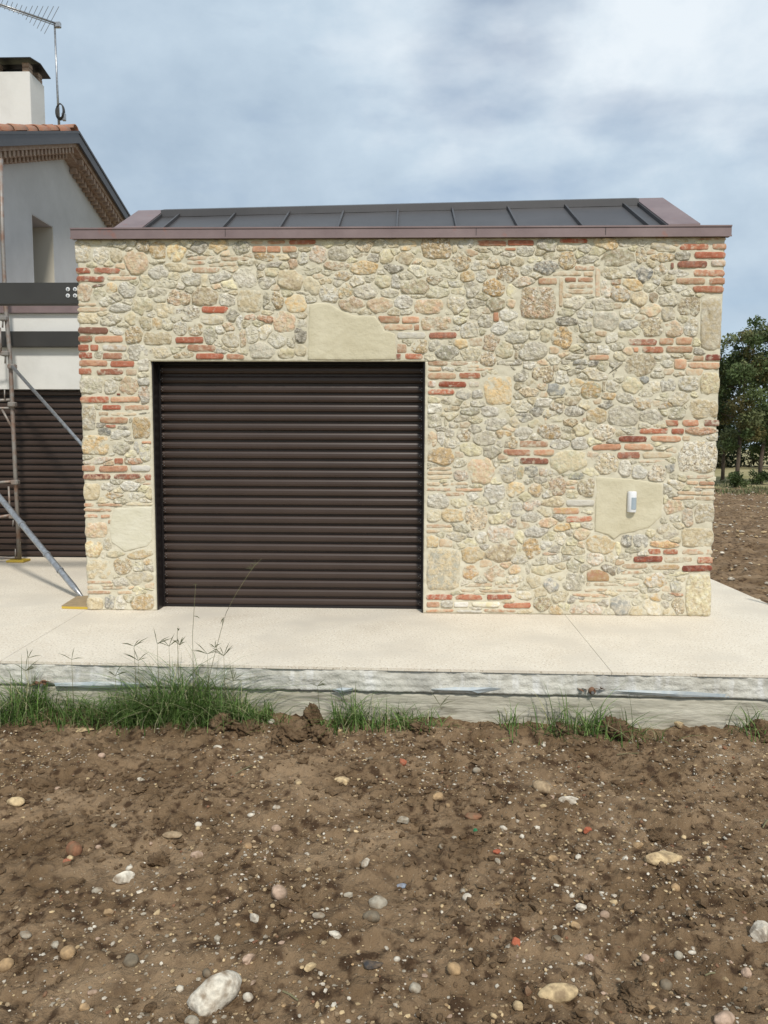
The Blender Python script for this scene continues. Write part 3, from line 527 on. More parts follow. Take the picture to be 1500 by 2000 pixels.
for k in range(420):                    # small filler stones between the catalogued ones
    j, i = np.unravel_index(np.argmax(DM), DM.shape); d = DM[j, i]
    if d < 6.2: break
    a = min(d*random.uniform(1.25, 1.9), 20); bb = min(d*.88, 9)
    q = [gx[i], gy[j], a, bb, random.choice([2.2, 2.6, 3]), math.radians(random.uniform(-14, 14)), random.choice(['t', 'g', 'te', 'wt', 'k', 'c', 'tp', 'gk', 'q', 'ce'])]
    if q[6] == 'q': q[5] = 0; q[4] = 7
    PC.append(q); upd(q)
P_arr = PC
cent = np.array([[q[0], q[1]] for q in PC]); ext = np.array([max(q[2], q[3]) for q in PC])
def outline(idx):
    q = PC[idx]; bk = q[6][0] in 'ramqBT' or 'T' in q[6]; n = 16 if not bk else 20
    nb = [j for j in np.where(np.hypot(cent[:, 0]-q[0], cent[:, 1]-q[1]) < ext+ext[idx]*1.5+8)[0] if j != idx]
    if bk:                             # corner-aware angles
        ca = math.atan2(q[3], q[2]); A = []
        for k4, (a0, a1) in enumerate([(-ca, ca), (ca, math.pi-ca), (math.pi-ca, math.pi+ca), (math.pi+ca, 2*math.pi-ca)]):
            m = 3 if k4 % 2 == 0 else 7
            tt = np.linspace(0, 1, m, endpoint=False)
            if k4 % 2 == 0: A += list(np.arctan(np.interp(tt, [0, 1], [-1, 1])*q[3]/q[2]) + (0 if k4 == 0 else math.pi))
            else: A += list((math.pi/2 if k4 == 1 else 1.5*math.pi) - np.arctan(np.interp(tt, [0, 1], [1, -1])*q[2]/q[3]))
        A = np.array(A); n = len(A)
    else: A = np.arange(n)*2*math.pi/n + random.uniform(0, .4)
    lim = 0.0 if bk else .6; wob = (rng.normal(0, .03, n) if bk else rng.normal(0, .065, n) + .06*np.sin(A*2+random.uniform(0, 6))+.04*np.sin(A*3+random.uniform(0, 6)))
    if not bk and random.random() < .75:      # one or two chipped flat sides
        a0 = random.uniform(0, 6.28); cut = .80; cc = np.cos(A-a0); wob = np.where(cc > cut, np.minimum(wob, cut/cc-1), wob)
    rs = np.linspace(.05, 1.35, 34)[:, None]
    c, s_ = math.cos(q[5]), math.sin(q[5])
    cosA, sinA = np.cos(A)[None, :], np.sin(A)[None, :]
    if bk: dirx, diry = cosA, sinA; R0 = 1/((np.abs(cosA/q[2])**q[4]+np.abs(sinA/q[3])**q[4])**(1/q[4]))
    else: dirx, diry = cosA*q[2], sinA*q[3]; R0 = 1/((np.abs(cosA)**q[4]+np.abs(sinA)**q[4])**(1/q[4]))
    R0 = R0*(1+wob[None, :])
    lx = rs*R0*dirx; ly = rs*R0*diry
    X = q[0]+lx*c-ly*s_; Y = q[1]+lx*s_+ly*c
    own = sdist(q, X, Y); ok = (own < lim+2.6*(not bk)) & (block(X, Y) > (-.8 if bk else .3))
    gap = 1.5
    for j in nb:
        oth = sdist(PC[j], X, Y); ok &= ~((oth - own < gap) & (oth < gap*1.2) & ~((own < -.0) & (oth > gap)))
    ok = np.logical_and.accumulate(ok, axis=0); cnt = np.maximum(ok.sum(0)-1, 0)
    pts = [(X[cnt[k], k], Y[cnt[k], k], ok[:, k].sum()) for k in range(n)]
    return pts, float(np.mean([np.hypot(p[0]-q[0], p[1]-q[1]) for p in pts]))
def jit(c, a): return tuple(max(.01, v*(1+a)) for v in c)
ALB = .98
def piece_geo(idx):
    pts, mr = outline(idx); q = PC[idx]
    if mr < 2.2: return None
    cls = q[6]; bk = cls[0] in 'ramqB'; T = cls[0] == 'T'
    O = np.array([[*ony(p[0], p[1])] for p in pts]); xz = O[:, [0, 2]]; cc = xz.mean(0)
    n = len(pts); sz = np.sqrt(np.ptp(xz[:, 0])*np.ptp(xz[:, 1]))
    edge = cc[0] > W_-.30 and xz[:, 0].max() > W_-.075 or xz[:, 0].min() < .06
    pro = (.0095 if bk else min(.0105, .005+sz*.045)) * random.uniform(.75, 1.3)
    if cls[0] == 'q': pro *= .6
    pro += .0022; rings = [(1.03, .003), (.985 if bk else .95, -pro*.74), (.90 if bk else .80, -pro*.98), (.42, -pro)]
    V = []; ns = pro*.16 if bk else pro*.42
    for (s_, y) in rings:
        for k in range(n):
            x, z = cc + (xz[k]-cc)*s_
            dn = 0 if y > 0 else ns*(3.8*float(vnoise(x*26, z*26, 3))) + rng.normal(0, ns*.35)
            V.append((x, y+dn, z))
    V.append((cc[0], -pro*.98+rng.normal(0, ns*.4), cc[1])); F = []
    for r_ in range(3):
        for k in range(n):
            k2 = (k+1) % n; F.append((r_*n+k, (r_+1)*n+k, (r_+1)*n+k2, r_*n+k2))
    for k in range(n): F.append((3*n+k, 4*n, 3*n+(k+1) % n))
    if edge:                           # quoins run back into the corner
        b = len(V); V += [(xz[k][0], .16, xz[k][1]) for k in range(n)]
        F += [(b+k, k, (k+1) % n, b+(k+1) % n) for k in range(n)]
        sg = 1 if cc[0] > 2 else -1; X0 = W_ if sg > 0 else 0
        V = [((v[0] + sg*.008 if abs(v[0]-(xz[:, 0].max() if sg > 0 else xz[:, 0].min())) < .03 else v[0]), v[1], v[2]) for v in V]
    ca = np.array(srgb(COL[cls[0]])); cb = np.array(srgb(COL[cls[1]])) if len(cls) > 1 else ca*random.uniform(.75, 1.15)
    pit = 1.0 if 'x' in cls else (.45 if 'G' in cls else .0)
    hz = np.array(srgb((214, 203, 172))); f_ = (.06 if cls[0] in 'rm' else (.14 if bk else .16)) + random.uniform(-.06, .12)
    if cls[0] in 'nd': f_ = .2
    lu = lambda c: c*.88 + .12*c.dot([.3, .5, .2])
    ca = lu(ca)*(1-f_) + hz*f_; cb = lu(cb)*(1-f_) + hz*f_
    j = random.uniform(-.22, .14); ca = ca*ALB*(1+j); cb = cb*ALB*(1+j+random.uniform(-.08, .08))
    if bk: ca = ca*.88; cb = cb*.88
    if len(cls) > 1 and cls[1] in 'x': cb = np.array(srgb((200, 172, 132)))*ALB
    rough = .16 if bk else (1.15 if 'x' in cls else (.4 if 'G' in cls or cls[0] == 'n' else (random.uniform(.75, 1.2) if cls[0] in 'wkg' else random.uniform(.35, .85))))
    return V, F, (*ca, pit), (*cb, rough), sz, bk
def emit(name, G, parent):
    V, F, ca, cb = G[:4]; V = np.array(V); o = V.mean(0)
    ob = mesh(name, V, [list(f) for f in F], M['stone'], parent, True, origin=tuple(o))
    set_attr(ob, 'colA', [ca]*len(V)); set_attr(ob, 'colB', [cb]*len(V)); return ob
GE = [g_ for g_ in (piece_geo(i) for i in range(len(PC))) if g_]
st_ = sorted([g_ for g_ in GE if not g_[5]], key=lambda g_: -g_[4]); br_ = [g_ for g_ in GE if g_[5]]
print('PIECES', len(PC), 'stones', len(st_), 'bricks', len(br_), 'fill', len(PC)-NM)
for g_ in st_[:298]: emit('stone', g_, gar)
for g_ in br_[:298]: emit('brick', g_, gar)
V = []; F = []; CA = []; CB = []
for g_ in st_[298:] + br_[298:]:
    b = len(V); V += g_[0]; F += [tuple(i+b for i in f) for f in g_[1]]; CA += [g_[2]]*len(g_[0]); CB += [g_[3]]*len(g_[0])
ob = mesh('small_stone', V, [list(f) for f in F], M['stone'], gar, True); set_attr(ob, 'colA', CA); set_attr(ob, 'colB', CB); tag(ob, kind='stuff')

# mortar face: a displaced sheet round the opening, its rim folded back to the core
def mortar_sheet(x0, x1, z0, z1, rimx0=False, rimx1=False, rimz0=False):
    st = .014; nx = max(3, int((x1-x0)/st)); nz = max(3, int((z1-z0)/st)); xs = np.linspace(x0, x1, nx); zs = np.linspace(z0, z1, nz); X, Z = np.meshgrid(xs, zs)
    Y = -.0030 + .005*fbm(X, Z, 9, 3, 5) + .0085*fbm(X, Z, 26, 3, 6); Xd = X.copy()
    for fl, ed, sg in ((rimx0, x0, -1), (rimx1, x1, 1)):
        if fl: Xd = Xd + sg*(.007*fbm(X*0+ed, Z, 11, 3, 8))*(np.abs(X-ed) < .02); Y = Y + .012*np.clip(1-np.abs(X-ed)/.02, 0, 1)**2
    V = [(Xd[j, i], Y[j, i], Z[j, i]) for j in range(nz) for i in range(nx)]; F = [(j*nx+i, j*nx+i+1, (j+1)*nx+i+1, (j+1)*nx+i) for j in range(nz-1) for i in range(nx-1)]
    ring = [i for i in range(nx)] + [j*nx+nx-1 for j in range(1, nz)] + [(nz-1)*nx+i for i in range(nx-2, -1, -1)] + [j*nx for j in range(nz-2, 0, -1)]
    b = len(V); V += [(V[i][0], .05, V[i][2]) for i in ring]; m = len(ring)
    F += [(ring[k], b+k, b+(k+1) % m, ring[(k+1) % m]) for k in range(m)]
    return V, F
V = []; F = []
for a in ((.0, DX0, 0.001, DZ1, True, False), (DX1, W_, 0.001, DZ1, False, True), (.0, W_, DZ1+.0005, H_-.001, True, True)):
    v, f = mortar_sheet(*a); b = len(V); V += v; F += [tuple(i+b for i in q) for q in f]
mo = mesh('mortar', V, [list(f) for f in F], M['mortar'], gar, True)
# plaster patches: dense trowelled sheets a few mm proud
for i, P in enumerate(PATCHES):
    pts = []
    for k in range(len(P)):
        a, b = P[k], P[(k+1) % len(P)]
        m = max(2, int(math.hypot(b[0]-a[0], b[1]-a[1])/5))
        pts += [(a[0]+(b[0]-a[0])*t/m, a[1]+(b[1]-a[1])*t/m) for t in range(m)]
    O = np.array([[*ony(*p)] for p in pts])[:, [0, 2]]; cc = O.mean(0); n = len(O); V = []; F = []
    rad = [1.0, .985, .95, .85, .7, .5, .3, .12]; 
    for r_, s_ in enumerate(rad):
        for k in range(n):
            x, z = cc+(O[k]-cc)*(s_ + .008*float(vnoise(k*.35, i*5, 4))); y = .001 if r_ == 0 else (-.0055 if r_ == 1 else -.0075)
            y += 0 if r_ == 0 else .006*float(fbm(x*1.3, z*1.3, 7, 4, 31+i)); V.append((x, y-.003, z))
    V.append((cc[0], -.010, cc[1]))
    for r_ in range(len(rad)-1):
        for k in range(n): F.append((r_*n+k, (r_+1)*n+k, (r_+1)*n+(k+1) % n, r_*n+(k+1) % n))
    bse = (len(rad)-1)*n
    for k in range(n): F.append((bse+k, len(V)-1, bse+(k+1) % n))
    po = mesh('mortar_patch', V, [list(f) for f in F], M['patch_pale'] if i == 2 else M['patch'], gar, True)

# --- shutter, guides and box
SY = .175; sh = empty('roller_shutter', ((DX0+DX1)/2, SY, 0), gar)
SX0 = ony(319, 1000, SY).x; SX1 = DX1-.012; NS = 26; PI_ = (ony(570, 705+15, SY).z - .004 + .05)/NS
SZT = ony(570, 716, SY).z; PI_ = (onz(570, 1185).z + SZT)/NS
zt = lambda k: .006 + k*PI_
def slat_mesh(x0, x1, y, pitch, name):
    prof = [(.022, 0), (.022, .15), (.002, .17), (-.008, .24), (-.0135, .45), (-.0125, .70), (-.008, .84), (-.003, .905), (.002, .92), (.022, .93), (.022, .998)]
    V = [(x, y+a, b*pitch) for x in (x0, x1) for a, b in prof]; n = len(prof)
    F = [[i, i+1, n+i+1, n+i] for i in range(n-1)]
    me = bpy.data.meshes.new(name); me.from_pydata(V, [], F); me.materials.append(M['shutter']); me.update(); return me
sm_ = slat_mesh(SX0, SX1, 0, PI_, 'slat')
for k in range(NS):
    o = bpy.data.objects.new('slat', sm_); col.objects.link(o); o.parent = sh; o.location = Vector((0, SY+random.uniform(-.0012, .0012), zt(k))) - parent_loc(sh); o.rotation_euler = (R(random.uniform(-1.1, 1.1)), 0, 0)
mb = MB()
for k in range(NS):
    for sx in (SX0+.018, SX1-.018):
        for (dx, dz) in ((-.008, .5), (.006, .36), (.006, .66)):
            mb.box(sx+dx-.0025, sx+dx+.0025, SY-.018, SY-.010, zt(k)+dz*PI_-.0025, zt(k)+dz*PI_+.0025)
tag(mb.obj('rivet', M['rivet'], sh), kind='stuff')
MB().box(DX0+.004, DX0+.016, .012, SY+.03, .002, DZ1-.004).obj('jamb_lining', M['frame'], gar)
MB().box(DX0+.017, SX0+.008, SY-.028, SY+.03, .002, DZ1-.004).obj('guide_rail', M['frame'], sh)
MB().box(DX1-.012, DX1-.002, .012, SY+.03, .002, DZ1-.004).obj('jamb_lining', M['frame'], gar)
MB().box(SX1-.006, DX1-.013, SY-.028, SY+.03, .002, DZ1-.004).obj('guide_rail', M['frame'], sh)
MB().box(DX0+.004, DX1-.002, .012, SY+.03, DZ1-.003, DZ1-.0005).box(SX0, SX1, SY-.02, SY+.0, SZT+.01, DZ1-.006).obj('shutter_box', M['frame'], sh)
MB().box(DX0, DX1, SY+.035, SY+.05, 0, DZ1).obj('backing', M['frame'], sh)
MB().box(SX0+.004, SX1-.004, SY-.018, SY+.012, .001, .022, .003).obj('bottom_bar', M['frame'], sh)

# --- roof
z1 = ony(750, 444, -.045).z; OV = .04
mb = MB(); mb.box(-OV+.01, W_+OV-.01, -.045, .02, H_+.0, z1, .002); mb.box(-OV+.01, W_+OV-.01, -.052, -.0455, z1-.006, z1+.006)
mb.box(-OV+.01, W_+OV-.01, -.052, -.0455, H_-.006, H_+.006)
fl = mb.obj('front_flashing', M['copper'], gar)
mb = MB(); x = ony(440, 455, -.045).x
for xx in (ony(440, 455, -.045).x, ony(930, 455, -.045).x, ony(1180, 455).x):
    mb.box(xx-.0015, xx+.0015, -.0485, -.046, H_+.01, z1-.004)
mb.obj('flashing_seam', M['black'], gar)
sl_ = (RZ-3.10)/RY; ZE = z1-.10; Y0 = .02; ang_ = math.atan(sl_)
def rz(y): return 3.10 + sl_*y
RW = .27
RI = .10
for nm, x0, x1 in (('rake_flashing', RI-.02, RI-.02+RW), ('rake_flashing', W_-RI-RW, W_-RI)):
    for sg in (1, -1):
        mb = MB(); ye = RY if sg > 0 else RY
        yr = (H_+.09-3.10)/sl_; a = (yr, rz(yr)) if sg > 0 else (2*RY-yr, rz(yr)); b = (RY, RZ)
        mb.prism([(x0, a[0], a[1]+.055), (x1, a[0], a[1]+.055), (x1, a[0], a[1]-.08), (x0, a[0], a[1]-.08)], (0, b[0]-a[0], b[1]-a[1]))
        mb.obj(nm, M['copper'], gar)
        
pxs = [270, 303, 424, 541, 658, 775, 892, 1012, 1136, 1262, 1301]
ysm = .42; xsm = [ (lambda d: CAM.x + d.x*((ysm-CAM.y)/d.y))(ray(p, 440)) for p in pxs]
xsm[0] = RI-.02+RW+.004; xsm[-1] = W_-RI-RW-.004
for k in range(len(xsm)-1):
    x0, x1 = xsm[k]+.002, xsm[k+1]-.002
    # gently oil-canned sheet panel, front slope
    nx, ny = 9, 10; V = []; F = []
    for j in range(ny):
        for i in range(nx):
            y = Y0 + (RY-Y0)*j/(ny-1); x = x0+(x1-x0)*i/(nx-1); bow = .006*float(vnoise(x*3, y*4, 7))*math.sin(math.pi*i/(nx-1))
            V.append((x, y, rz(y)+.012+bow))
    F = [(j*nx+i, j*nx+i+1, (j+1)*nx+i+1, (j+1)*nx+i) for j in range(ny-1) for i in range(nx-1)]
    b = len(V); V += [(x0, 2*RY, rz(0)), (x1, 2*RY, rz(0))]; F.append(((ny-1)*nx, (ny-1)*nx+nx-1, b+1, b))
    mesh('roof_panel', V, F, M['roof_metal'], gar, True)
for x in xsm:
    mb = MB(); mb.prism([(x-.008, Y0, rz(Y0)+.01), (x+.008, Y0, rz(Y0)+.01), (x+.008, Y0, rz(Y0)+.045), (x-.008, Y0, rz(Y0)+.045)], (0, RY-Y0-.03, RZ-rz(Y0)-.03*sl_)); mb.obj('standing_seam', M['roof_metal'], gar)
rc0, rc1 = RI-.02+RW-.0, W_-RI-RW+.0
mb = MB(); mb.prism([(rc0, RY-.13, RZ-.055), (rc0, RY-.13, RZ+.012), (rc0, RY, RZ+.06), (rc0, RY+.13, RZ+.012), (rc0, RY+.13, RZ-.055)], (rc1-rc0, 0, 0)); mb.obj('ridge_cap', M['roof_metal'], gar)
for o in list(gar.children):     # the roof is not quite level: it rises a little along its length
    if o.name.split('.')[0] in ('rake_flashing', 'roof_panel', 'standing_seam', 'ridge_cap'):
        for v in o.data.vertices: v.co.z += -.05 + .10*v.co.x/W_
for x in (RI+.01, W_-RI-.13):      # gable triangles
    mb = MB(); mb.prism([(x, .034, H_-.3), (x, RY, RZ-.14), (x, 2*RY-.06, H_-.3)], (.1, 0, 0)); mb.obj('gable_infill', M['plaster_white'], gar)

# --- motion sensor on the patch
c0 = ony(1234.5, 980, -.03); hw = 9*.0042; hh = 21*.0042
ms = empty('motion_sensor', (c0.x, -.012, c0.z)); tag(ms, 'white motion detector with a grey lens fixed to the plain mortar patch', 'motion sensor')
mb = MB(); V = []; F = []; prof = []; N = 9
for k in range(N): t = math.pi*k/(N-1); prof.append((c0.x - hw*math.cos(t), -.016-.045*math.sin(t)**.7))
zz = [c0.z-hh, c0.z-hh+.004, c0.z+hh-.01, c0.z+hh-.003, c0.z+hh]; sc2 = [.96, 1, 1, .93, .80]
V = [(c0.x+(x-c0.x)*s_, -.016+(y+.016)*s_, z) for z, s_ in zip(zz, sc2) for x, y in prof]
F = [(j*N+i, j*N+i+1, (j+1)*N+i+1, (j+1)*N+i) for j in range(4) for i in range(N-1)] + [tuple(range(N))[::-1], tuple(4*N+i for i in range(N))] + [(j*N, (j+1)*N, (j+1)*N+N-1, j*N+N-1) for j in range(4)]
mb.add(V, F); mb.box(c0.x-hw*.9, c0.x+hw*.9, -.0165, .01, c0.z-hh*.95, c0.z+hh*.9); mb.obj('housing', M['white_plastic'], ms, True)
mb = MB(); V = []; z0, z2 = c0.z-hh*.72, c0.z+hh*.42
pr = [(c0.x+.004 + (x-c0.x)*.80, -.016+(y+.016)*.8-.0125) for x, y in prof[1:-1]]
V = [(x, y, z) for z in (z0, z2) for x, y in pr]; n = len(pr); mb.add(V, [(i, i+1, n+i+1, n+i) for i in range(n-1)] + [tuple(range(n))[::-1], tuple(n+i for i in range(n))]); mb.obj('lens', M['lens'], ms)
#@@REST
# ================================================================ house behind with its gable wall, and the low wing
HX = -2.80; YW = onz(80, 1091).y
hs = empty('rendered_house', (HX, 5, 0)); tag(hs, 'tall grey rendered house with gable, brick cornice and white chimney behind the garage', 'house')
gA = onx(0, 309, HX); gB = onx(143, 299, HX); gC = onx(231, 436, HX)
slA = (gB.z-gA.z)/(gB.y-gA.y); slC = (gC.z-gB.z)/(gC.y-gB.y)
yF, yK = gB.y-4.6, gB.y+5.2; zF, zK = gB.z-slA*4.6, gB.z+slC*5.2
wa = onx(62, 418, HX); wb = onx(103.5, 442, HX); wy0, wy1, wz1 = wa.y, wb.y, (wa.z+wb.z)/2; wz0 = wz1-1.35
def zr(y): return gB.z + (slA*(y-gB.y) if y < gB.y else slC*(y-gB.y))
TH_ = .42
mb = MB()
for poly in ([(yF, 0), (wy0, 0), (wy0, zr(wy0)), (yF, zF)], [(wy1, 0), (yK, 0), (yK, zK), (gB.y, gB.z), (wy1, zr(wy1))], [(wy0, 0), (wy1, 0), (wy1, wz0), (wy0, wz0)], [(wy0, wz1), (wy1, wz1), (wy1, zr(wy1)), (wy0, zr(wy0))]):
    mb.prism([(HX, y, z) for y, z in poly], (-TH_, 0, 0))
mb.box(HX-9, HX-TH_, yF, yF+.3, 0, zF); mb.box(HX-9, HX-TH_, yK-.3, yK, 0, zK)
mb.obj('wall', M['plaster_grey'], hs)
win = empty('window', (HX-.3, (wy0+wy1)/2, wz0), hs)
mb = MB(); mb.box(HX-TH_+.002, HX-.004, wy1-.012, wy1-.001, wz0, wz1-.013); mb.box(HX-TH_+.002, HX-.004, wy0+.001, wy0+.012, wz0, wz1-.013); mb.obj('reveal', M['reveal'], win)
MB().box(HX-TH_+.002, HX-.004, wy0+.001, wy1-.001, wz1-.012, wz1-.001).obj('lintel_soffit', M['plaster_grey'], win)
MB().box(HX-TH_+.002, HX+.03, wy0+.013, wy1-.013, wz0, wz0+.04).obj('sill', M['plaster_white'], win)
MB().box(HX-TH_-.03, HX-TH_-.01, wy0, wy1, wz0, wz1).obj('pane', M['frame'], win)
# fascia, cornice, roof
OVH = .32; fx = HX+OVH
fB = onx(154, 258, fx); dzf = fB.z - gB.z; dzf = max(.3, dzf)
def zf(y): return fB.z + (slA*(y-fB.y) if y < fB.y else slC*(y-fB.y))
segs = ((yF-.4, fB.y), (fB.y, yK+.4))
for a, b in segs:
    MB().prism([(fx, a, zf(a)), (fx, b, zf(b)), (fx, b, zf(b)-.17), (fx, a, zf(a)-.17)], (-.04, 0, 0)).obj('fascia', M['roof_metal'], hs)
    MB().prism([(fx+.012, a, zf(a)+.02), (fx+.012, b, zf(b)+.02), (fx+.012, b, zf(b)-.02), (fx+.012, a, zf(a)-.02)], (-.012, 0, 0)).obj('drip_edge', M['roof_metal'], hs)
    MB().prism([(fx-.041, a, zf(a)-.01), (fx-.041, b, zf(b)-.01), (fx-.041, b, zf(b)-.15), (fx-.041, a, zf(a)-.15)], (-9, 0, 0)).obj('roof_slab', M['brick_brown'], hs)
    for k, (xo, dz0) in enumerate(((.26, .15), (.16, .235))):
        MB().prism([(HX+xo, a, zf(a)-dz0), (HX+xo, b, zf(b)-dz0), (HX+xo, b, zf(b)-dz0-.083), (HX+xo, a, zf(a)-dz0-.083)], (-xo-.01, 0, 0)).obj('cornice_course', M['brick_brown'], hs)
bm_ = MB().box(-.055, .055, -.03, .03, -.045, .045, .004); bme = bm_.obj('dentil_brick', M['brick_brown'], hs); dm = bme.data
bpy.data.objects.remove(bme)
for a, b in segs:
    y = a+.3
    while y < b-.05:
        px_ = 806-1450*(CAM.x-HX)/(y-CAM.y)
        if -30 < px_ < 260:
            for lay, (xo, dz) in enumerate(((.19, .275), (.06, .362))):
                o = bpy.data.objects.new('dentil_brick', dm); col.objects.link(o); o.parent = hs; o.location = Vector((HX+xo, y+lay*.055, zf(y+lay*.055)-dz)) - parent_loc(hs)
        y += .115
# barrel tiles: rows along the rake and a ridge line
def half_tile(n=7, L_=.42, r=.085, up_=1):
    V = []; 
    for i, (t, rr) in enumerate(((0, r), (L_, r*.82))):
        for k in range(n):
            a = math.pi*k/(n-1)
            V.append((rr*math.cos(a), t, rr*math.sin(a)*up_))
        for k in range(n):
            a = math.pi*k/(n-1)
            V.append(((rr-.014)*math.cos(a), t, (rr-.014)*math.sin(a)*up_))
    F = [(k, k+1, 2*n+k+1, 2*n+k) for k in range(n-1)] + [(n+k+1, n+k, 3*n+k, 3*n+k+1) for k in range(n-1)] + [(k+1, k, n+k, n+k+1) for k in range(n-1)] + [(2*n+k, 2*n+k+1, 3*n+k+1, 3*n+k) for k in range(n-1)]
    me = bpy.data.meshes.new('roof_tile'); me.from_pydata(V, [], F); me.materials.append(M['terracotta']); me.polygons.foreach_set('use_smooth', [True]*len(F)); me.update(); return me
tm = half_tile()
for row in range(5):
    y = fB.y-.15
    k = 0
    while y > segs[0][0]+.2 and k < 16:
        o = bpy.data.objects.new('roof_tile', tm); col.objects.link(o); o.parent = hs
        o.location = Vector((fx-.13-row*.19+random.uniform(-.008, .008), y-.40, zf(y-.40)+.02+random.uniform(0, .012))) - parent_loc(hs); o.rotation_euler = (math.atan(slA), 0, random.uniform(-.02, .02)); y -= .34; k += 1
for k in range(8):
    o = bpy.data.objects.new('roof_tile', tm); col.objects.link(o); o.parent = hs
    o.location = Vector((fx-.05-k*.36, fB.y+.02, fB.z+.03)) - parent_loc(hs); o.rotation_euler = (0, .03, math.pi/2); o.scale = (1.35, 1, 1.1)
# chimney
CX = HX-.55; c1 = onx(57.5, 139, CX); c2 = onx(86.5, 168, CX)
ch = empty('chimney', (CX, c1.y, gB.z), hs)
MB().box(CX-1.25, CX, c1.y, c2.y, gB.z-.4, (c1.z+c2.z)/2, .01).obj('chimney_shaft', M['plaster_white'], ch)
ct = (c1.z+c2.z)/2; cz = ct + .17
for x in (CX-.13, CX-.62, CX-1.22):
    for y in (c1.y+.02, c2.y-.15):
        for k in range(2): MB().box(x, x+.11, y, y+.13, ct+.005+k*.075, ct+.072+k*.075, .004).obj('pier_brick', M['brick_brown'], ch)
MB().box(CX-1.05, CX-.2, c1.y+.18, c2.y-.18, ct-.1, ct+.12).obj('flue', M['black'], ch)
mb = MB(); ym = (c1.y+c2.y)/2
mb.prism([(CX-1.35, c1.y-.1, cz-.0), (CX-1.35, ym, cz+.07), (CX-1.35, c2.y+.1, cz-.0), (CX-1.35, c2.y+.1, cz-.012), (CX-1.35, ym, cz+.058), (CX-1.35, c1.y-.1, cz-.012)], (1.42, 0, 0)); mb.obj('chimney_cap', M['black'], ch)

# tv antenna
YA = CAM.y+12.9
an = empty('tv_antenna', tuple(ony(116, 250, YA))); tag(an, 'silver rooftop television antenna on a thin mast beside the chimney', 'antenna')
a0, a1, a2 = ony(116, 262, YA), ony(111, 150, YA), ony(106.5, 44, YA)
MB().tube([a0, a1, a2], [.024, .017, .016]).obj('mast', M['galv'], an, True)
b0 = ony(113, 47, YA); d_ = ray(0, 8); b1 = CAM + d_*((b0.z+.02-CAM.z)/d_.z); bd = (b1-b0).normalized(); b1 = b0 + bd*((b1-b0).length*1.25)
MB().tube([b0, b1], .016, 6).tube([b0+Vector((0, 0, -.035)), b0+bd*1.0+Vector((0, 0, -.03))], .008, 5).obj('boom', M['galv'], an, True)
pe = bd.cross(Vector((0, 0, 1))).normalized(); LB = (b1-b0).length
for k in range(15):
    t = .10+k*LB/16; hl = .50-.30*min(1, k/6) if k < 6 else .19-.004*k
    p = b0+bd*t + Vector((0, 0, .02)); MB().tube([p-pe*hl, p+pe*hl], .0045, 5).obj('element', M['galv'], an)
MB().box(b0.x-.05, b0.x+.05, b0.y-.03, b0.y+.03, b0.z-.06, b0.z+.03, .01).obj('mast_clamp', M['galv'], an)
cc = ony(117.5, 219, YA-.08); mb = MB()
for k in range(4):
    mb.tube([cc + Vector(((.085-.012*k)*math.cos(t)*.9+.01*k, -.02*k, (.13-.006*k)*math.sin(t))) for t in np.linspace(0, 2*math.pi, 22)], .009, 5, False)
mb.obj('cable_coil', M['steel'], an, True)
MB().box(cc.x+.03, cc.x+.09, cc.y-.03, cc.y+.03, cc.z-.14, cc.z-.02, .008).obj('junction_box', M['galv'], an)

# low wing behind the paved court
wg = empty('low_wing', (-1, YW, 0)); tag(wg, 'low white rendered wing with copper edge and dark shutter behind the scaffold', 'building')
zfl = ony(75, 593, YW-.05).z; zfb = ony(75, 611, YW-.05).z; zb1 = ony(75, 649, YW).z; zb0 = ony(75, 679, YW).z; zs = ony(75, 760, YW).z
X0w, X1w = -7.5, .60; sx1 = ony(330, 900, YW).x
MB().box(X0w, X1w, YW, YW+.3, zs, zfb).box(sx1, X1w, YW+.001, YW+.3, 0, zs-.001).box(X0w, X1w, YW+.31, YW+4, zfb-.3, zfb).obj('wall', M['plaster_white'], wg)
MB().box(X0w, X1w, YW-.05, YW+4, zfb+.002, zfl).obj('roof_flashing', M['copper'], wg)
wsh = empty('roller_shutter', (-1, YW, 0), wg)
NW = 27; pw = (zs-.01)/NW; sm2 = slat_mesh(X0w, sx1-.02, 0, pw, 'slat')
for k in range(NW):
    o = bpy.data.objects.new('slat', sm2); col.objects.link(o); o.parent = wsh; o.location = Vector((0, YW+.12, .005+k*pw)) - parent_loc(wsh)
MB().box(X0w, sx1, YW+.14, YW+.16, 0, zs).obj('backing', M['frame'], wsh)
MB().box(X0w, X1w, YW-.09, YW-.003, zb0, zb1, .004).obj('steel_band', M['steel'], wg)

# front steel beam
zt1 = ony(75, 552, .06).z; zt0 = ony(75, 593, .06).z
bmm = empty('steel_beam', (-2, .06, zt0)); tag(bmm, 'dark steel beam bolted against the upper corner of the stone garage', 'beam')
MB().box(-7.5, -.012, .06, .072, zt0, zt1).box(-7.5, -.012, .073, .16, zt0, zt0+.012).box(-7.5, -.012, .073, .16, zt1-.012, zt1).obj('web', M['steel'], bmm)
def disc(c, r, h, n=14):
    mb = MB(); mb.prism([(c[0]+r*math.cos(2*math.pi*k/n), c[1], c[2]+r*math.sin(2*math.pi*k/n)) for k in range(n)], (0, -h, 0)); return mb
for (px, py) in ((133, 565), (147, 565), (133, 577.5), (147, 577.5)):
    c = ony(px, py, .06); b = disc(c, .017, .006).obj('washer', M['white_plastic'], bmm); disc((c.x, c.y-.006, c.z), .008, .008, 6).obj('bolt', M['galv'], bmm)

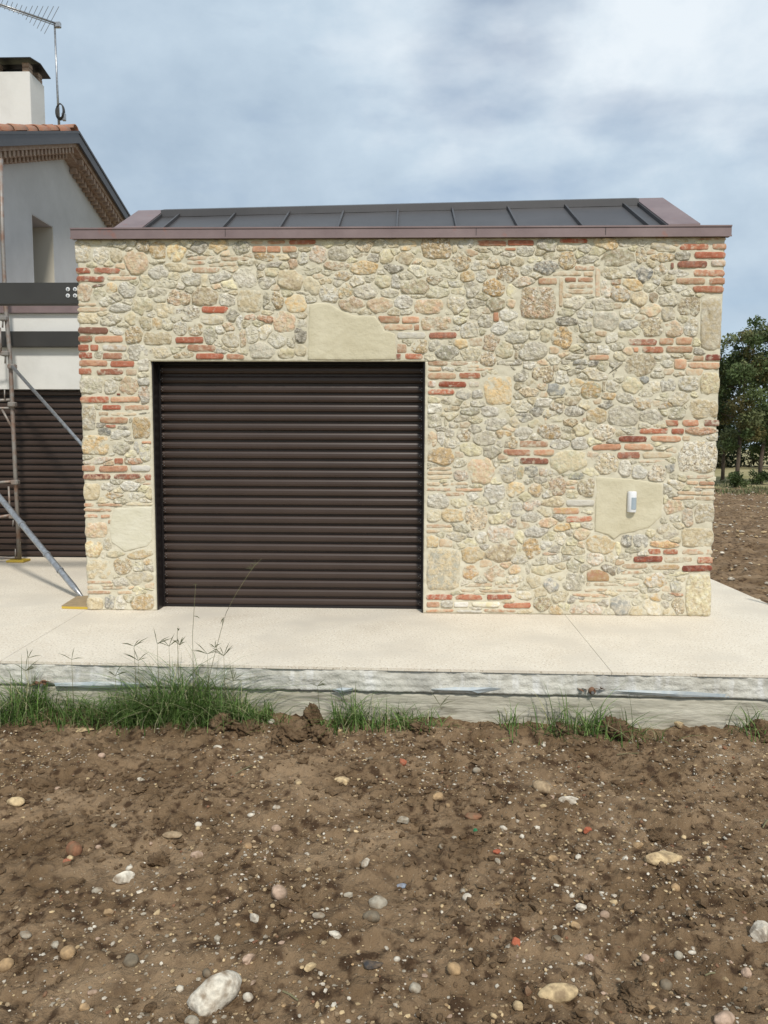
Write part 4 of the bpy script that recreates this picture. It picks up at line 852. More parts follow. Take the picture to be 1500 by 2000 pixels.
# scaffold
YS = onz(36, 1097).y
sf = empty('scaffold', tuple(onz(38, 1096))); tag(sf, 'worn steel scaffold frame with diagonal tubes standing on the paving beside the garage', 'scaffold')
P = lambda x, y, dy=0: ony(x, y, YS+dy)
MB().tube([P(38, 1092), P(28, 880), P(20, 700), P(11, 600), P(5, 470), P(1, 310)], [.026]*6).obj('standard', M['galv_old'], sf, True)
mb = MB(); c = onz(36, 1097); mb.box(c.x-.11, c.x+.11, c.y-.09, c.y+.09, .001, .028, .006); mb.obj('base_pad', M['yellow_edge'], sf)
c = P(38, 1092); MB().tube([(c.x, c.y, .029), (c.x, c.y, .14)], .019).obj('base_jack', M['galv_old'], sf)
for nm, pts, r in (('ledger', [(-30, 783), (20, 781)], .018), ('ledger', [(-30, 797), (22, 797)], .015), ('gusset', [(4, 800), (24, 836)], .014), ('ledger', [(-30, 944), (30, 940)], .018), ('ledger', [(-30, 1014), (22, 1006)], .018), ('ledger', [(-30, 1092), (36, 1089)], .016),
                   ('brace_pin', [(9, 760), (9, 780)], .008), ('rail', [(17, 950), (20, 1010)], .013), ('rail', [(0, 640), (2, 690)], .013), ('hook', [(6, 618), (5, 640)], .010), ('hook', [(11, 688), (10, 710)], .010), ('ledger', [(-20, 695), (14, 690)], .012), ('brace_pin', [(26, 1015), (25, 1028)], .007), ('brace_pin', [(30, 1072), (30, 1090)], .007)):
    MB().tube([P(*p, -.04 if nm in ('hook', 'brace_pin') else 0) for p in pts], r, 8).obj(nm, M['galv_old'], sf, True)
for (x, y) in ((7, 622), (11, 691), (24, 716), (24, 790), (30, 942), (26, 1008)):
    c = P(x, y, -.03); MB().box(c.x-.045, c.x+.045, c.y-.04, c.y+.04, c.z-.03, c.z+.03, .012).obj('coupler', M['galv_old'], sf)
MB().tube([P(24, 716, -.06), P(165, 874, -.5), ony(250, 975, YS-1.0)], .021, 10).obj('diagonal_brace', M['galv'], sf, True)
e0 = ony(166, 1173, .42); e1 = ony(0, 972, 1.35); e2 = e1+(e1-e0)*.35; e1b = e0+(e1-e0)*.12
MB().tube([e0, e1b, e1, e2], [.012, .030, .030, .030], 10).obj('raking_prop', M['galv'], sf, True)
for t in (.27, .42, .72):
    c = e0+(e1-e0)*t; MB().tube([c-(e1-e0)*.006, c+(e1-e0)*.006], .036, 10).obj('sleeve_collar', M['galv'], sf)
# board under the prop
q = [onz(x, y) for x, y in ((120.5, 1189), (171, 1190.5), (196, 1168), (150, 1170))]
bd_ = empty('shuttering_board', tuple(q[0])); tag(bd_, 'small yellow-edged plywood board lying under the foot of the raking prop', 'board')
MB().prism([(p.x, p.y, .0225) for p in q], (0, 0, .006)).obj('top_face', M['plywood'], bd_)
MB().prism([(p.x, p.y, .002) for p in q], (0, 0, .02)).obj('core', M['yellow_edge'], bd_)
c = onz(1499.5, 1181); po = MB().tube([(c.x+.02, c.y, -.02), (c.x+.02, c.y, .30)], .017, 10).obj('dark_post', M['steel']); tag(po, 'thin dark post standing at the outer edge of the paving', 'post')

# ================================================================ trees and far wood
def leaves(cl, n, size, cols, spread):
    """cl: list of (centre, radius); leaf quads spread in the volume of the clumps"""
    cl = [(np.array(c), r) for c, r in cl]; wts = np.array([r**2 for _, r in cl]); wts /= wts.sum(); idx = rng.choice(len(cl), n, p=wts)
    C_ = np.array([cl[i][0] for i in idx]); Rr = np.array([cl[i][1] for i in idx])
    d = rng.normal(size=(n, 3)); d /= np.linalg.norm(d, axis=1)[:, None]; rad = rng.random(n)**.45
    Pn = C_ + d*(Rr*rad)[:, None]*np.array(spread)
    a = rng.normal(size=(n, 3)); a /= np.linalg.norm(a, axis=1)[:, None]; b = np.cross(a, rng.normal(size=(n, 3))); b /= np.linalg.norm(b, axis=1)[:, None]
    s = size*rng.uniform(.6, 1.3, n)[:, None]
    V = np.stack([Pn-a*s, Pn+b*s*.42, Pn+a*s, Pn-b*s*.42], 1).reshape(-1, 3); F = np.arange(4*n).reshape(-1, 4)
    cc = np.array([cols[k] for k in rng.integers(0, len(cols), len(cl))])[idx]*rng.uniform(.6, 1.4, n)[:, None]
    return V, F, np.repeat(np.c_[cc, np.ones(n)], 4, axis=0)
def tree(base, h, cr, hb, n, size, cols, label, seed, lean=0, nl=14, group=None, sparse_top=True):
    rnd = random.Random(seed); t = empty('broadleaf_tree', tuple(base)); tag(t, label, 'tree', group)
    B = Vector(base); top = B+Vector((lean, 0, h*.9)); mb = MB()
    pts = [B+(top-B)*k/6 + Vector((rnd.uniform(-.08, .08), rnd.uniform(-.08, .08), 0))*(k > 0) for k in range(7)]
    pts[0] = B - Vector((0, 0, .2)); mb.tube(pts, [.11, .095, .08, .065, .05, .03, .015], 8)
    mb.obj('trunk', M['bark'], t, True); cl = []; mb = MB()
    for k in range(nl):
        f = hb+(1-hb)*(k+.5)/nl; p = B+(top-B)*min(f, .98); a = rnd.uniform(0, 6.28); R_ = cr*math.sin(math.pi*(.18+.72*(1-(f-hb)/(1-hb))))*rnd.uniform(.7, 1.1)
        q = p+Vector((math.cos(a)*R_, math.sin(a)*R_, R_*rnd.uniform(.25, .7))); mb.tube([p, (p+q)/2+Vector((0, 0, -.05)), q], [.035, .022, .01], 5)
        for j in range(4):
            u = rnd.uniform(.35, 1.05); c = p+(q-p)*u+Vector((rnd.gauss(0, .25), rnd.gauss(0, .25), rnd.gauss(0, .2))); cl.append((tuple(c), rnd.uniform(.28, .6)*cr/1.6*(.7 if f > .8 else 1)))
    mb.obj('limbs', M['bark'], t, True)
    V, F, cc = leaves(cl, n, size, cols, (1, 1, .8)); o = bulk('crown', V, F, M['leaf'], cc, t, False); return t
M['bark'] = mat('bark', (.075, .055, .040), .95, c2=(.12, .09, .065), scale=9, bump=.5, bscale=30)
g1 = [(.09, .125, .045), (.13, .165, .065), (.06, .085, .03), (.18, .20, .09), (.17, .15, .06)]
g2 = [(.03, .045, .018), (.045, .06, .025), (.065, .08, .03), (.11, .10, .04)]
TB = onz(1437, 951, ZG); TB2 = onz(1476, 948, ZG)
tree((TB.x, TB.y, ZG), 7.6, 1.75, .25, 14000, .085, g1, 'slender broadleaf tree with an airy crown nearest the garage corner', 5, lean=.25, nl=16)
tree((TB2.x+.15, TB2.y, ZG), 8.2, 1.7, .22, 12000, .085, g1[:3]+g2[2:], 'darker tree with a thin leaning trunk beside the slender one', 8, lean=.7)
tree((TB2.x+2.6, TB2.y+2, ZG), 7.4, 1.9, .2, 9000, .09, g1[:4], 'bushy tree farther along the edge of the ploughed strip', 11)
tree((TB.x-2.2, TB.y+5, ZG), 6.6, 1.8, .25, 9000, .09, g2, 'dark tree standing behind the slender tree near the garage', 12)
tree((TB2.x+.3, TB.y+6, ZG), 7.2, 2.0, .25, 9000, .09, g2, 'dark full tree behind the leaning trunk', 14)
cl = []
for k in range(230):
    x = rng.uniform(-2, 48); y = 52+rng.uniform(0, 9); hgt = 4.6+2.2*float(fbm(x, 0, .12, 3, 77)); z = ZG+rng.uniform(.4, hgt+.5); cl.append(((x, y, z), rng.uniform(.8, 1.7)))
V, F, cc = leaves(cl, 52000, .22, [(.018, .030, .012), (.026, .040, .015), (.038, .050, .020), (.055, .050, .020)], (1, 1, 1))
tag(bulk('wood', V, F, M['leaf'], cc, None, False), 'dark green wood closing the far side of the meadow', 'wood', kind='stuff')

# ================================================================ grass and weeds
def blades(spots, n, hmin, hmax, wid, cols, flop=.6, seg=5, zf_=None, yo=None):
    V = []; F = []; C_ = []
    for (cx, cy, rx, ry, wt_) in spots:
        m = int(n*wt_)
        X = cx+rng.normal(0, rx*.5, m); Y = cy+rng.normal(0, ry*.5, m); Hh = rng.uniform(hmin, hmax, m)*np.exp(-((X-cx)/(rx*1.3))**2)*rng.uniform(.6, 1.1, m); Hh = np.maximum(Hh, hmin*.6)
        az = rng.uniform(0, 2*np.pi, m); fl = rng.uniform(.1, flop, m)*Hh*1.3; wd = wid*rng.uniform(.6, 1.2, m)
        Z0 = zf_(X, Y) if zf_ else np.full(m, ZG)
        k0 = len(V)
        t = np.linspace(0, 1, seg)
        dx, dy = np.cos(az), np.sin(az)
        px = X[:, None]+dx[:, None]*fl[:, None]*t**2; py = Y[:, None]+dy[:, None]*fl[:, None]*t**2; py = np.minimum(py, (yo(px) if yo else 1e9))
        pz = (Z0-.02)[:, None]+Hh[:, None]*(t-.28*(fl/Hh)[:, None]*t**3); ww = wd[:, None]*(1-t**1.6)[None, :]*.5+.0002
        sx, sy = -dy[:, None]*ww, dx[:, None]*ww
        A = np.stack([px+sx, py+sy, pz], -1); B = np.stack([px-sx, py-sy, pz], -1); Vv = np.stack([A, B], 2).reshape(m, seg*2, 3)
        base = np.arange(m)[:, None, None]*seg*2 + sum(len(v) for v in V)
        f = np.array([[2*i, 2*i+1, 2*i+3, 2*i+2] for i in range(seg-1)])[None]
        V.append(Vv.reshape(-1, 3)); F.append((f+base).reshape(-1, 4))
        cc = np.array(cols)[rng.integers(0, len(cols), m)]*rng.uniform(.7, 1.3, m)[:, None]; C_.append(np.repeat(np.c_[cc, np.ones(m)], seg*2, axis=0))
    return np.concatenate(V), np.concatenate(F), np.concatenate(C_)
GC = [(.10, .175, .04), (.14, .23, .055), (.07, .125, .03), (.20, .28, .09), (.38, .36, .20), (.12, .20, .05), (.09, .16, .04)]
def at_foot(px): y = slab_y(2.7)-.10; return ony(px, 1400, y)
yo = lambda x: slab_y(0)+(SRp.y-SL.y)*(x-SL.x)/(SRp.x-SL.x)*0 + (SL.y-slab_y(0)) + (SRp.y-SL.y)*(x-SL.x)/(SRp.x-SL.x) - .03
CL = [(355, 95, .46, 950, 'largest clump of long green grass growing against the slab edge'),
      (250, 45, .30, 420, 'low grass clump at the base of the slab, just beside the largest clump'),
      (40, 50, .34, 520, 'dense green grass clump at the slab edge under the brown pipe end'),
      (150, 40, .22, 150, 'short grass clump between the dense clump and the low one'),
      (465, 32, .28, 420, 'tapering grass clump reaching from the largest clump to the earth clods'),
      (688, 42, .20, 210, 'spiky grass tuft in front of the footing beside the tall earth clod'),
      (790, 15, .26, 200, 'low mat of fine grass along the middle of the footing'),
      (1005, 28, .14, 40, 'sparse grass tuft growing alone by the bare footing'),
      (1095, 45, .16, 90, 'grass tuft under the orange pipe end on the near side of the earth lump'),
      (1155, 45, .16, 120, 'leafy grass tuft leaning on the reddish earth lump'),
      (1235, 30, .20, 60, 'grass tuft sprawling past the far side of the earth lump'),
      (1475, 30, .18, 70, 'weedy tuft at the foot of the slab at the far end of the footing')]
for px, hp, rx, n, lb in CL:
    c = at_foot(px); h = (hp+38)*.0033
    V, F, cc = blades([(c.x, yo(c.x)-.10, rx, .13, 1)], int(n*1.0), h*.35, h*1.5, .0078, GC, 1.35, 6, soil_h, lambda x: yo(x)+0*x)
    V = V - np.array([c.x, c.y, ZG]); o = bulk('grass_clump', V, F, M['blade'], cc, None, False); o.location = (c.x, c.y, ZG); tag(o, lb, 'grass clump', 'grass clumps along the foot of the slab')
# seed stalks
def stalk(pts, label, head=True, r=.0016):
    t = empty('grass_stalk', tuple(pts[0])); tag(t, label, 'grass stalk')
    MB().tube(pts, [r*1.4]+[r]*(len(pts)-2)+[r*.5], 5).obj('stem', M['straw'], t, True)
    return t
M['straw'] = mat('dry_stem', (.20, .17, .09), .8, c2=(.13, .13, .06), scale=10)
ZP = slab_y(1.5)-.12; pp = lambda x, y, dy=0: ony(x, y, ZP+dy)
def spray(t, p, n, L_, up_=.6, wide=.004, nm='leaf'):
    rnd = random.Random(int(p[0]*1000))
    for k in range(n):
        a = rnd.uniform(-1, 1); d = Vector((math.sin(a*1.5), rnd.uniform(-.25, .25), abs(math.cos(a*1.4))*up_+rnd.uniform(-.15, .2))).normalized(); q = Vector(p)+d*L_*rnd.uniform(.6, 1.1); mid = (Vector(p)+q)/2+Vector((0, 0, .006)); s = Vector((d.z, 0, -d.x)).normalized()*wide*.5
        MB().add([Vector(p)-s*.4, Vector(p)+s*.4, mid+s, q, mid-s], [(0, 1, 2, 3, 4)]).obj(nm, M['weed'], t)
M['weed'] = mat('weed_leaf', (.07, .085, .035), .7, c2=(.12, .12, .055), scale=20)
t1 = stalk([pp(x, y) for x, y in ((398, 1370), (415, 1295), (432, 1230), (442, 1196), (462, 1158), (487, 1119), (498, 1104), (511, 1091))], 'tallest dry grass stalk leaning in front of the brown shutter')
spray(t1, pp(491, 1112), 5, .05, .8, .003, 'seed_head'); spray(t1, pp(498, 1104), 5, .04, .8, .003, 'seed_head'); spray(t1, pp(437, 1206), 2, .07, -1, .006); spray(t1, pp(420, 1265), 6, .05, 1, .005)
t2 = stalk([pp(x, y) for x, y in ((378, 1370), (377, 1290), (376, 1240), (379, 1190), (382, 1142))], 'thin upright grass stalk with a small forked tip before the shutter')
spray(t2, pp(382, 1144), 4, .025, .8, .002, 'seed_head'); spray(t2, pp(378, 1203), 1, .05, -1, .006)
t3 = stalk([pp(x, y) for x, y in ((350, 1370), (348, 1290), (346, 1240), (348, 1222))], 'short grass stalk with a dark seed spike rising over the slab edge')
spray(t3, pp(348, 1232), 7, .018, 1.2, .005, 'seed_head'); spray(t3, pp(351, 1260), 5, .07, .9, .006)
for x, y, n in ((307, 1258, 5), (262, 1262, 5), (437, 1281, 6), (55, 1285, 3), (140, 1288, 3), (405, 1277, 5), (270, 1290, 6), (50, 1310, 6), (330, 1262, 5), (225, 1320, 5), (620, 1340, 5), (860, 1378, 4), (455, 1330, 6)):
    lab = {307: 'forked grass shoot spreading over the slab edge', 262: 'thin forked shoot bending over the paving edge', 437: 'star shaped grass shoot at the slab edge beside the tallest stalk', 55: 'small sparse shoot reaching above the slab edge far from the clumps', 140: 'little three-bladed shoot above the slab edge', 405: 'arching grass shoot between the tall stalks', 270: 'dark splayed grass shoot against the lime-streaked edge', 50: 'wiry dark shoot above the dense grass clump', 330: 'grass shoot just beside the dark seed spike', 225: 'drooping shoot in front of the blue membrane', 620: 'lone wiry shoot over the footing by the tall earth clod', 860: 'tiny shoot on the low grass mat', 455: 'splayed shoot on the tapering grass clump'}[x]
    b = pp(x+4, min(1385, y+95)); t = stalk([b, pp(x+2, (y+min(1385, y+95))/2+3), pp(x, y)], lab, r=.0018); spray(t, pp(x, y), n, .11, .55, .005)
# undergrowth at the tree feet, dry tall grass of the meadow edge
V, F, cc = blades([(x, TB.y-3+rng.uniform(-2.5, 9), 1.2, 1.5, 1) for x in np.linspace(6, 30, 60)], 200, .08, .34, .04, [(.10, .13, .05), (.16, .17, .08), (.30, .27, .15)], .8, 4)
tag(bulk('tall_grass', V, F, M['blade'], cc, None, False), 'rough tall grass and weeds along the edge of the meadow', 'grass', kind='stuff')
for bx, by, r, lb in ((TB.x-.15, TB.y-.6, .4, 'low green bush at the foot of the slender tree'), (TB2.x+.1, TB2.y-.4, .45, 'ragged bush around the thin leaning trunk')):
    t = empty('bush', (bx, by, ZG)); tag(t, lb, 'bush'); cl = [((bx+rng.uniform(-r, r), by+rng.uniform(-.4, .4), ZG+rng.uniform(.1, .6)), .24) for _ in range(9)]
    V, F, cc = leaves(cl, 900, .07, g1[:3], (1, 1, 1)); bulk('foliage', V, F, M['leaf'], cc, t, False)
    MB().tube([(bx, by, ZG-.1), (bx+.05, by, ZG+.7)], [.03, .01], 5).obj('stem', M['bark'], t)

# ================================================================ loose stones, clods, gravel
PCOL = {'w': (226, 216, 198), 't': (186, 162, 130), 'o': (190, 158, 118), 'b': (146, 104, 78), 'r': (182, 104, 76), 'p': (196, 168, 146), 'g': (178, 168, 150), 'k': (130, 118, 100), 's': (70, 68, 68), 'c': (214, 188, 146), 'G': (60, 130, 90), 'l': (150, 160, 175), 'E': (105, 78, 55)}
def rock(name, x, y, sx, sy, sz, rot, colr, mt, rough=.14, sub=ICO2, sink=.32, seed=0, ang=False):
    V0, F0 = sub; V = V0.copy(); nz = fbm(V[:, 0]*1.3+seed*3.1+V[:, 2], V[:, 1]*1.3+seed, 1.0, 3, seed % 97)
    V = V*(1+rough*2.2*nz)[:, None]
    if mt is M['clod']: V = V*(1+.6*fbm(V[:, 0]*2.6+seed+V[:, 2]*1.9, V[:, 1]*2.6-V[:, 2]*1.7, 1.0, 4, 9, .65))[:, None]
    if ang:
        rs = np.random.default_rng(seed)
        for _ in range(7):
            d = rs.normal(size=3); d /= np.linalg.norm(d); h = V@d; c_ = rs.uniform(.55, .8); V = V - np.maximum(h-c_, 0)[:, None]*d
    V = V*np.array([sx, sy, sz]); c, s_ = math.cos(rot), math.sin(rot); V = np.stack([V[:, 0]*c-V[:, 1]*s_, V[:, 0]*s_+V[:, 1]*c, V[:, 2]], -1)
    zz = float(soil_h(x, y)) + sz*(1-2*sink)
    o = bulk(name, V, F0, mt, None, None, not ang); o.location = (x, y, zz)
    if colr is not None: set_attr(o, 'colA', np.tile([*colr, 1], (len(V), 1)))
    return o
# x y w h (pixels), rotation, colour, angular?, label
ST = [
(417,1927,88,76,-50,'w',0,'largest white boulder lying on the bare soil'),
(1092,1928,76,38,-5,'c',0,'large smooth tan oval stone, biggest after the white boulder'),
(1292,1677,76,32,-12,'c',1,'long pale flat rock with a rough broken surface'),
(1115,1566,48,20,5,'w',1,'whitish flat rough rock just below the rounded tan cobble'),
(1057,1540,34,28,30,'t',0,'rounded tan cobble above the whitish flat rock'),
(30,1555,33,20,5,'c',0,'beige oval pebble near the edge of the soil, far from the others'),
(145,1637,37,36,40,'b',0,'reddish brown rounded cobble'),
(132,1677,18,13,0,'r',1,'bright red brick chip just below the reddish brown cobble'),
(242,1699,36,28,-35,'w',1,'white chipped stone with dark pits'),
(713,1688,24,26,-50,'w',1,'white diamond shaped stone chip standing on edge'),
(544,1741,32,32,0,'p',0,'round pinkish cobble with a white crust on top'),
(738,1752,37,28,0,'g',0,'light grey oval cobble, upper one of the grey pair'),
(726,1788,34,25,5,'k',0,'brownish grey cobble, lower one of the grey pair'),
(132,1853,30,30,0,'o',0,'yellow ochre cobble with a knobbly surface'),
(11,1865,30,28,0,'o',0,'ochre stone half cut off at the border of the view'),
(255,1861,30,30,0,'k',0,'grey brown lumpy cobble beside the ochre one'),
(213,1774,31,18,-10,'o',1,'tan wedge shaped chip'),
(50,1817,29,15,20,'g',0,'pale elongated pebble on the dark damp patch'),
(336,1625,40,12,3,'t',0,'flat tan sliver of stone'),
(386,1659,26,20,0,'p',1,'pink crumbly stone chip'),
(484,1645,18,18,20,'o',0,'small yellow pebble above the pinkish cobble'),
(425,1460,20,14,20,'w',0,'white pebble lying close to the grass clump'),
(387,1606,16,13,20,'w',0,'clean white oval pebble in the middle of the soil'),
(668,1516,32,17,5,'c',0,'tan yellow flat pebble near the slab'),
(540,1602,20,15,0,'p',0,'pinkish round pebble on a damp clod'),
(190,1727,24,14,0,'g',0,'smooth pale grey flat pebble'),
(680,1736,20,20,10,'g',1,'square grey cornered stone'),
(497,1794,24,22,30,'w',1,'pale jagged double stone'),
(424,1818,20,18,20,'g',1,'pointed grey chip up the slope from the white boulder'),
(622,1785,28,13,10,'g',0,'slim grey pebble near the grey pair'),
(485,1873,28,22,-30,'p',1,'pinkish white angular stone above the boulder'),
(404,1888,22,22,40,'k',0,'grey brown pebble touching the white boulder'),
(163,1952,24,22,10,'o',1,'ochre angular stone low on the soil'),
(484,1937,23,19,20,'w',0,'white pebble just beside the largest boulder'),
(375,1985,30,19,10,'g',0,'smooth grey tan pebble below the boulder'),
(605,1893,26,18,-40,'c',1,'beige long chip beyond the boulder'),
(656,1831,30,17,15,'w',1,'white crumbly chip below the brownish cobble'),
(727,1892,46,14,0,'s',1,'dark slate fragment lying flat'),
(790,1599,30,20,-8,'g',1,'pale grey square tile fragment'),
(929,1610,10,9,0,'G',1,'tiny green plastic chip'),
(1147,1612,20,15,-30,'r',1,'red and white brick crumb'),
(785,1493,22,17,10,'r',1,'orange red brick fragment near the slab'),
(855,1556,26,21,0,'o',1,'tan yellow broken stone near the middle'),
(925,1586,33,11,0,'b',0,'reddish half buried pebble'),
(1246,1650,20,16,0,'o',1,'small yellow knobbly stone above the long pale rock'),
(1381,1681,14,22,15,'c',1,'narrow cream chip standing beyond the long pale rock'),
(1080,1681,21,20,10,'o',1,'ochre chunk in the middle of the soil'),
(969,1662,20,12,-10,'r',1,'flat red brick crumb'),
(1319,1742,18,18,0,'o',0,'tan yellow pebble with a white top'),
(913,1752,19,19,0,'w',0,'round whitish pebble between the brick fragment and the grey pair'),
(1007,1834,21,26,-8,'r',1,'upright red brick fragment, largest of the bricks on the soil'),
(1123,1809,19,18,0,'o',1,'ochre cube shaped stone'),
(1137,1772,27,18,-10,'w',1,'pinkish white lumpy stone'),
(1180,1785,22,17,0,'p',0,'pinkish brown round pebble'),
(1487,1820,44,40,0,'w',1,'whitish chunk of rubble at the border of the soil'),
(887,1896,30,26,0,'o',0,'ochre yellow cobble to one side of the tan oval stone'),
(811,1923,24,20,0,'g',0,'grey rounded pebble low on the soil'),
(1012,1947,23,20,0,'c',0,'tan pebble next to the tan oval stone'),
(1031,1922,15,32,0,'b',1,'long reddish shard beside the tan oval stone'),
(1087,1826,20,19,0,'k',0,'brown round clod-like pebble under the ochre cube'),
(1302,1902,25,24,0,'k',0,'brown cobble half sunk in the soil'),
(1457,1889,22,22,0,'p',1,'white and red crumbling stone'),
(1272,1948,25,14,0,'o',0,'ochre flat pebble beyond the tan oval stone'),
(1415,1985,46,34,-30,'p',0,'large pinkish grey cobble at the lowest border'),
(785,1712,22,10,-15,'l',0,'blue grey flat pebble'),
(1325,1856,17,17,0,'g',0,'whitish pebble beside a small chip'),
(1327,1416,20,16,0,'c',1,'cream cornered stone leaning at the foot of the slab'),
(530,1410,13,11,0,'w',0,'small white pebble beside the earth clods under the slab'),
(162,1417,40,8,-8,'c',1,'pale root-like splinter lying near the grass'),
(931,1501,17,13,0,'g',0,'grey pebble lying alone in the upper soil'),
(1260,1860,17,15,0,'p',0,'small pinkish stone near the white crumb'),
(273,1508,14,15,10,'w',1,'white crumb of lime on the upper soil'),
(199,1476,15,12,0,'p',0,'small pinkish pebble below the grass'),
(540,1576,16,10,0,'w',0,'small bright pebble next to the upper crumbs')]
for i, (px, py, pw, ph, rot, c, ag, lb) in enumerate(ST):
    g0 = onz(px, py+ph*.25, ZG+.02); D = (g0-CAM).dot(fw); k = D/1450; sx = pw*k/2; sv = ph*k/2
    el = math.atan2(CAM.z-g0.z, math.hypot(g0.x-CAM.x, g0.y-CAM.y)); sz = sv*.85; sy = max(sx*.6, min(sx*.95, sv*1.15)) if rot == 0 else max(sx*.55, min(sx*(.84 if pw > 80 else .72), sv*1.1))
    cc = np.array(srgb(PCOL[c]))*.80
    rock('loose_stone', g0.x, g0.y, sx*(1.12 if abs(rot) > 20 else 1), sy, sz, -R(rot), cc, M['pebble'], .12 if not ag and pw < 80 else .2, ICO3 if pw > 30 else ICO2, .27, i+11, bool(ag))
    o = bpy.context.scene.objects[-1] if False else None
names = [o for o in col.objects if o.name.startswith('loose_stone')]
for o, s_ in zip(sorted(names, key=lambda o: o.name if '.' in o.name else 'loose_stone.000'), ST): tag(o, s_[7], 'stone', 'larger stones lying on the soil')
# earth clods
for px, py, pw, ph, lb in ((437, 1413, 62, 40, 'rounded earth clod at the end of the long grass'), (486, 1418, 44, 28, 'small reddish clod beside the rounded one'), (612, 1392, 40, 56, 'tallest earth clod leaning against the footing'), (570, 1424, 66, 46, 'broad lumpy clod in front of the tallest one'), (622, 1424, 50, 40, 'crumbly clod under the tallest one'), (1190, 1402, 54, 44, 'reddish earth lump between the grass tufts'), (1100, 1418, 44, 24, 'low clod below the grass tufts'), (270, 1530, 40, 22, 'dark soil clod in the upper soil'), (70, 1515, 60, 26, 'dark crumbled clod near the border of the soil'), (1290, 1625, 50, 26, 'soft brown clod above the long pale rock'), (1240, 1925, 64, 26, 'dark oblong clod past the tan oval stone'), (310, 1660, 44, 26, 'brown clod between the white chipped stone and the pink chip'), (820, 1420, 40, 22, 'small clod by the low grass mat'), (1480, 1410, 60, 40, 'dark clod at the far end of the footing'), ):
    g0 = onz(px, py+ph*.3, ZG+.02); g0.y = min(g0.y, yo(g0.x)-pw*.0016); D = (g0-CAM).dot(fw); k = D/1450
    tag(rock('earth_clod', g0.x, g0.y, pw*k/2, pw*k/2*.8, ph*k/2, random.uniform(0, 3), None, M['clod'], .22, ICO4, .36, int(px)), lb, 'clod', 'large clods of earth')
# medium pebbles, each an object, alike
def scatter(n, x0, x1, y0, y1, pw_=1):
    return np.stack([rng.uniform(x0, x1, n), y0+(y1-y0)*rng.random(n)**pw_], -1)
PM = []
for k in range(7):
    V0, F0 = ICO1; nz = fbm(V0[:, 0]*1.4+k*5+V0[:, 2], V0[:, 1]*1.4, 1, 2, k+300); V = V0*(1+.45*nz)[:, None]*np.array([1, .75, .55])
    for ci, c in enumerate('wcgtpkob'):
        me = bpy.data.meshes.new('pebble'); me.from_pydata(V.tolist(), [], F0.tolist()); me.materials.append(M['pebble']); me.polygons.foreach_set('use_smooth', [k % 2 == 0]*len(F0)); me.update()
        a = me.color_attributes.new('colA', 'FLOAT_COLOR', 'POINT'); a.data.foreach_set('color', np.tile([*(np.array(srgb(PCOL[c]))*.78), 1], (len(V), 1)).astype(np.float32).ravel()); PM.append((c, me))
WP = {'w': 5, 'c': 5, 'g': 4, 't': 4, 'p': 2, 'k': 3, 'o': 1.4, 'b': 1}
wp = np.array([WP[c] for c, _ in PM]); wp = wp/wp.sum()
LM = [((417, 1927), 'the largest white boulder'), ((1092, 1928), 'the large tan oval stone'), ((1292, 1677), 'the long pale flat rock'), ((1115, 1566), 'the whitish flat rock'), ((30, 1555), 'the beige oval pebble'),
      ((145, 1637), 'the reddish brown cobble'), ((242, 1699), 'the pitted white chip'), ((713, 1688), 'the white diamond chip'), ((544, 1741), 'the round pinkish cobble'), ((738, 1752), 'the pair of grey cobbles'),
      ((132, 1853), 'the yellow ochre cobble'), ((336, 1625), 'the flat tan sliver'), ((790, 1599), 'the square tile fragment'), ((785, 1493), 'the orange brick fragment'), ((1007, 1834), 'the upright red brick fragment'),
      ((887, 1896), 'the ochre cobble'), ((1327, 1416), 'the cream stone at the slab'), ((929, 1610), 'the tiny green chip'), ((1302, 1902), 'the half sunk brown cobble'), ((425, 1460), 'the white pebble by the grass'), ((612, 1392), 'the tallest earth clod'), ((1487, 1820), 'the whitish rubble chunk'), ((668, 1516), 'the tan yellow flat pebble'), ((1137, 1772), 'the pinkish white lump')]
def to_px(p):
    d = Vector(p)-CAM; k = FPX/d.dot(fw); return 750+k*d.dot(rt), 1000-k*d.dot(up)
WD = {'w': 'white', 'c': 'cream', 'g': 'light grey', 't': 'tan', 'p': 'pinkish', 'k': 'grey brown', 'o': 'ochre', 'b': 'reddish brown'}
ORD = ['nearest', 'second nearest', 'third nearest', 'fourth nearest', 'fifth nearest', 'sixth nearest', 'seventh nearest', 'eighth nearest']
cand = {}
pts = scatter(330, .0, 5.6, -4.3, -1.75); hh_ = soil_h(pts[:, 0], pts[:, 1])
for (x, y), z in zip(pts, hh_):
    px, py = to_px((x, y, z))
    if not (6 < px < 1494 and 1425 < py < 1992): continue
    c, me = PM[rng.choice(len(PM), p=wp)]; o = bpy.data.objects.new('pebble', me); col.objects.link(o); s_ = .009+.011*rng.random()**1.5*(1.15 if y > -3 else 1); o.scale = (s_*rng.uniform(.8, 1.3), s_, s_); o.rotation_euler = (rng.uniform(-.3, .3), rng.uniform(-.3, .3), rng.uniform(0, 6.28)); o.location = (x, y, z+s_*.18)
    (lx, ly), nm = min(LM, key=lambda l: math.hypot(l[0][0]-px, (l[0][1]-py)*1.3)); dx, dy = px-lx, py-ly
    rel = ('up the slope from' if dy < 0 else 'in front of') if abs(dy) > abs(dx)*.8 else ('left of' if dx < 0 else 'right of')
    cand.setdefault((c, rel, nm), []).append((math.hypot(dx, dy), o))
for (c, rel, nm), L_ in cand.items():
    L_.sort(key=lambda t: t[0])
    for k, (_, o) in enumerate(L_):
        lead = f'small {WD[c]} pebble' if len(L_) == 1 else f'{ORD[min(k, 7)]} small {WD[c]} pebble'
        tag(o, f'{lead} {rel} {nm}', 'pebble', 'small pebbles scattered on the soil')
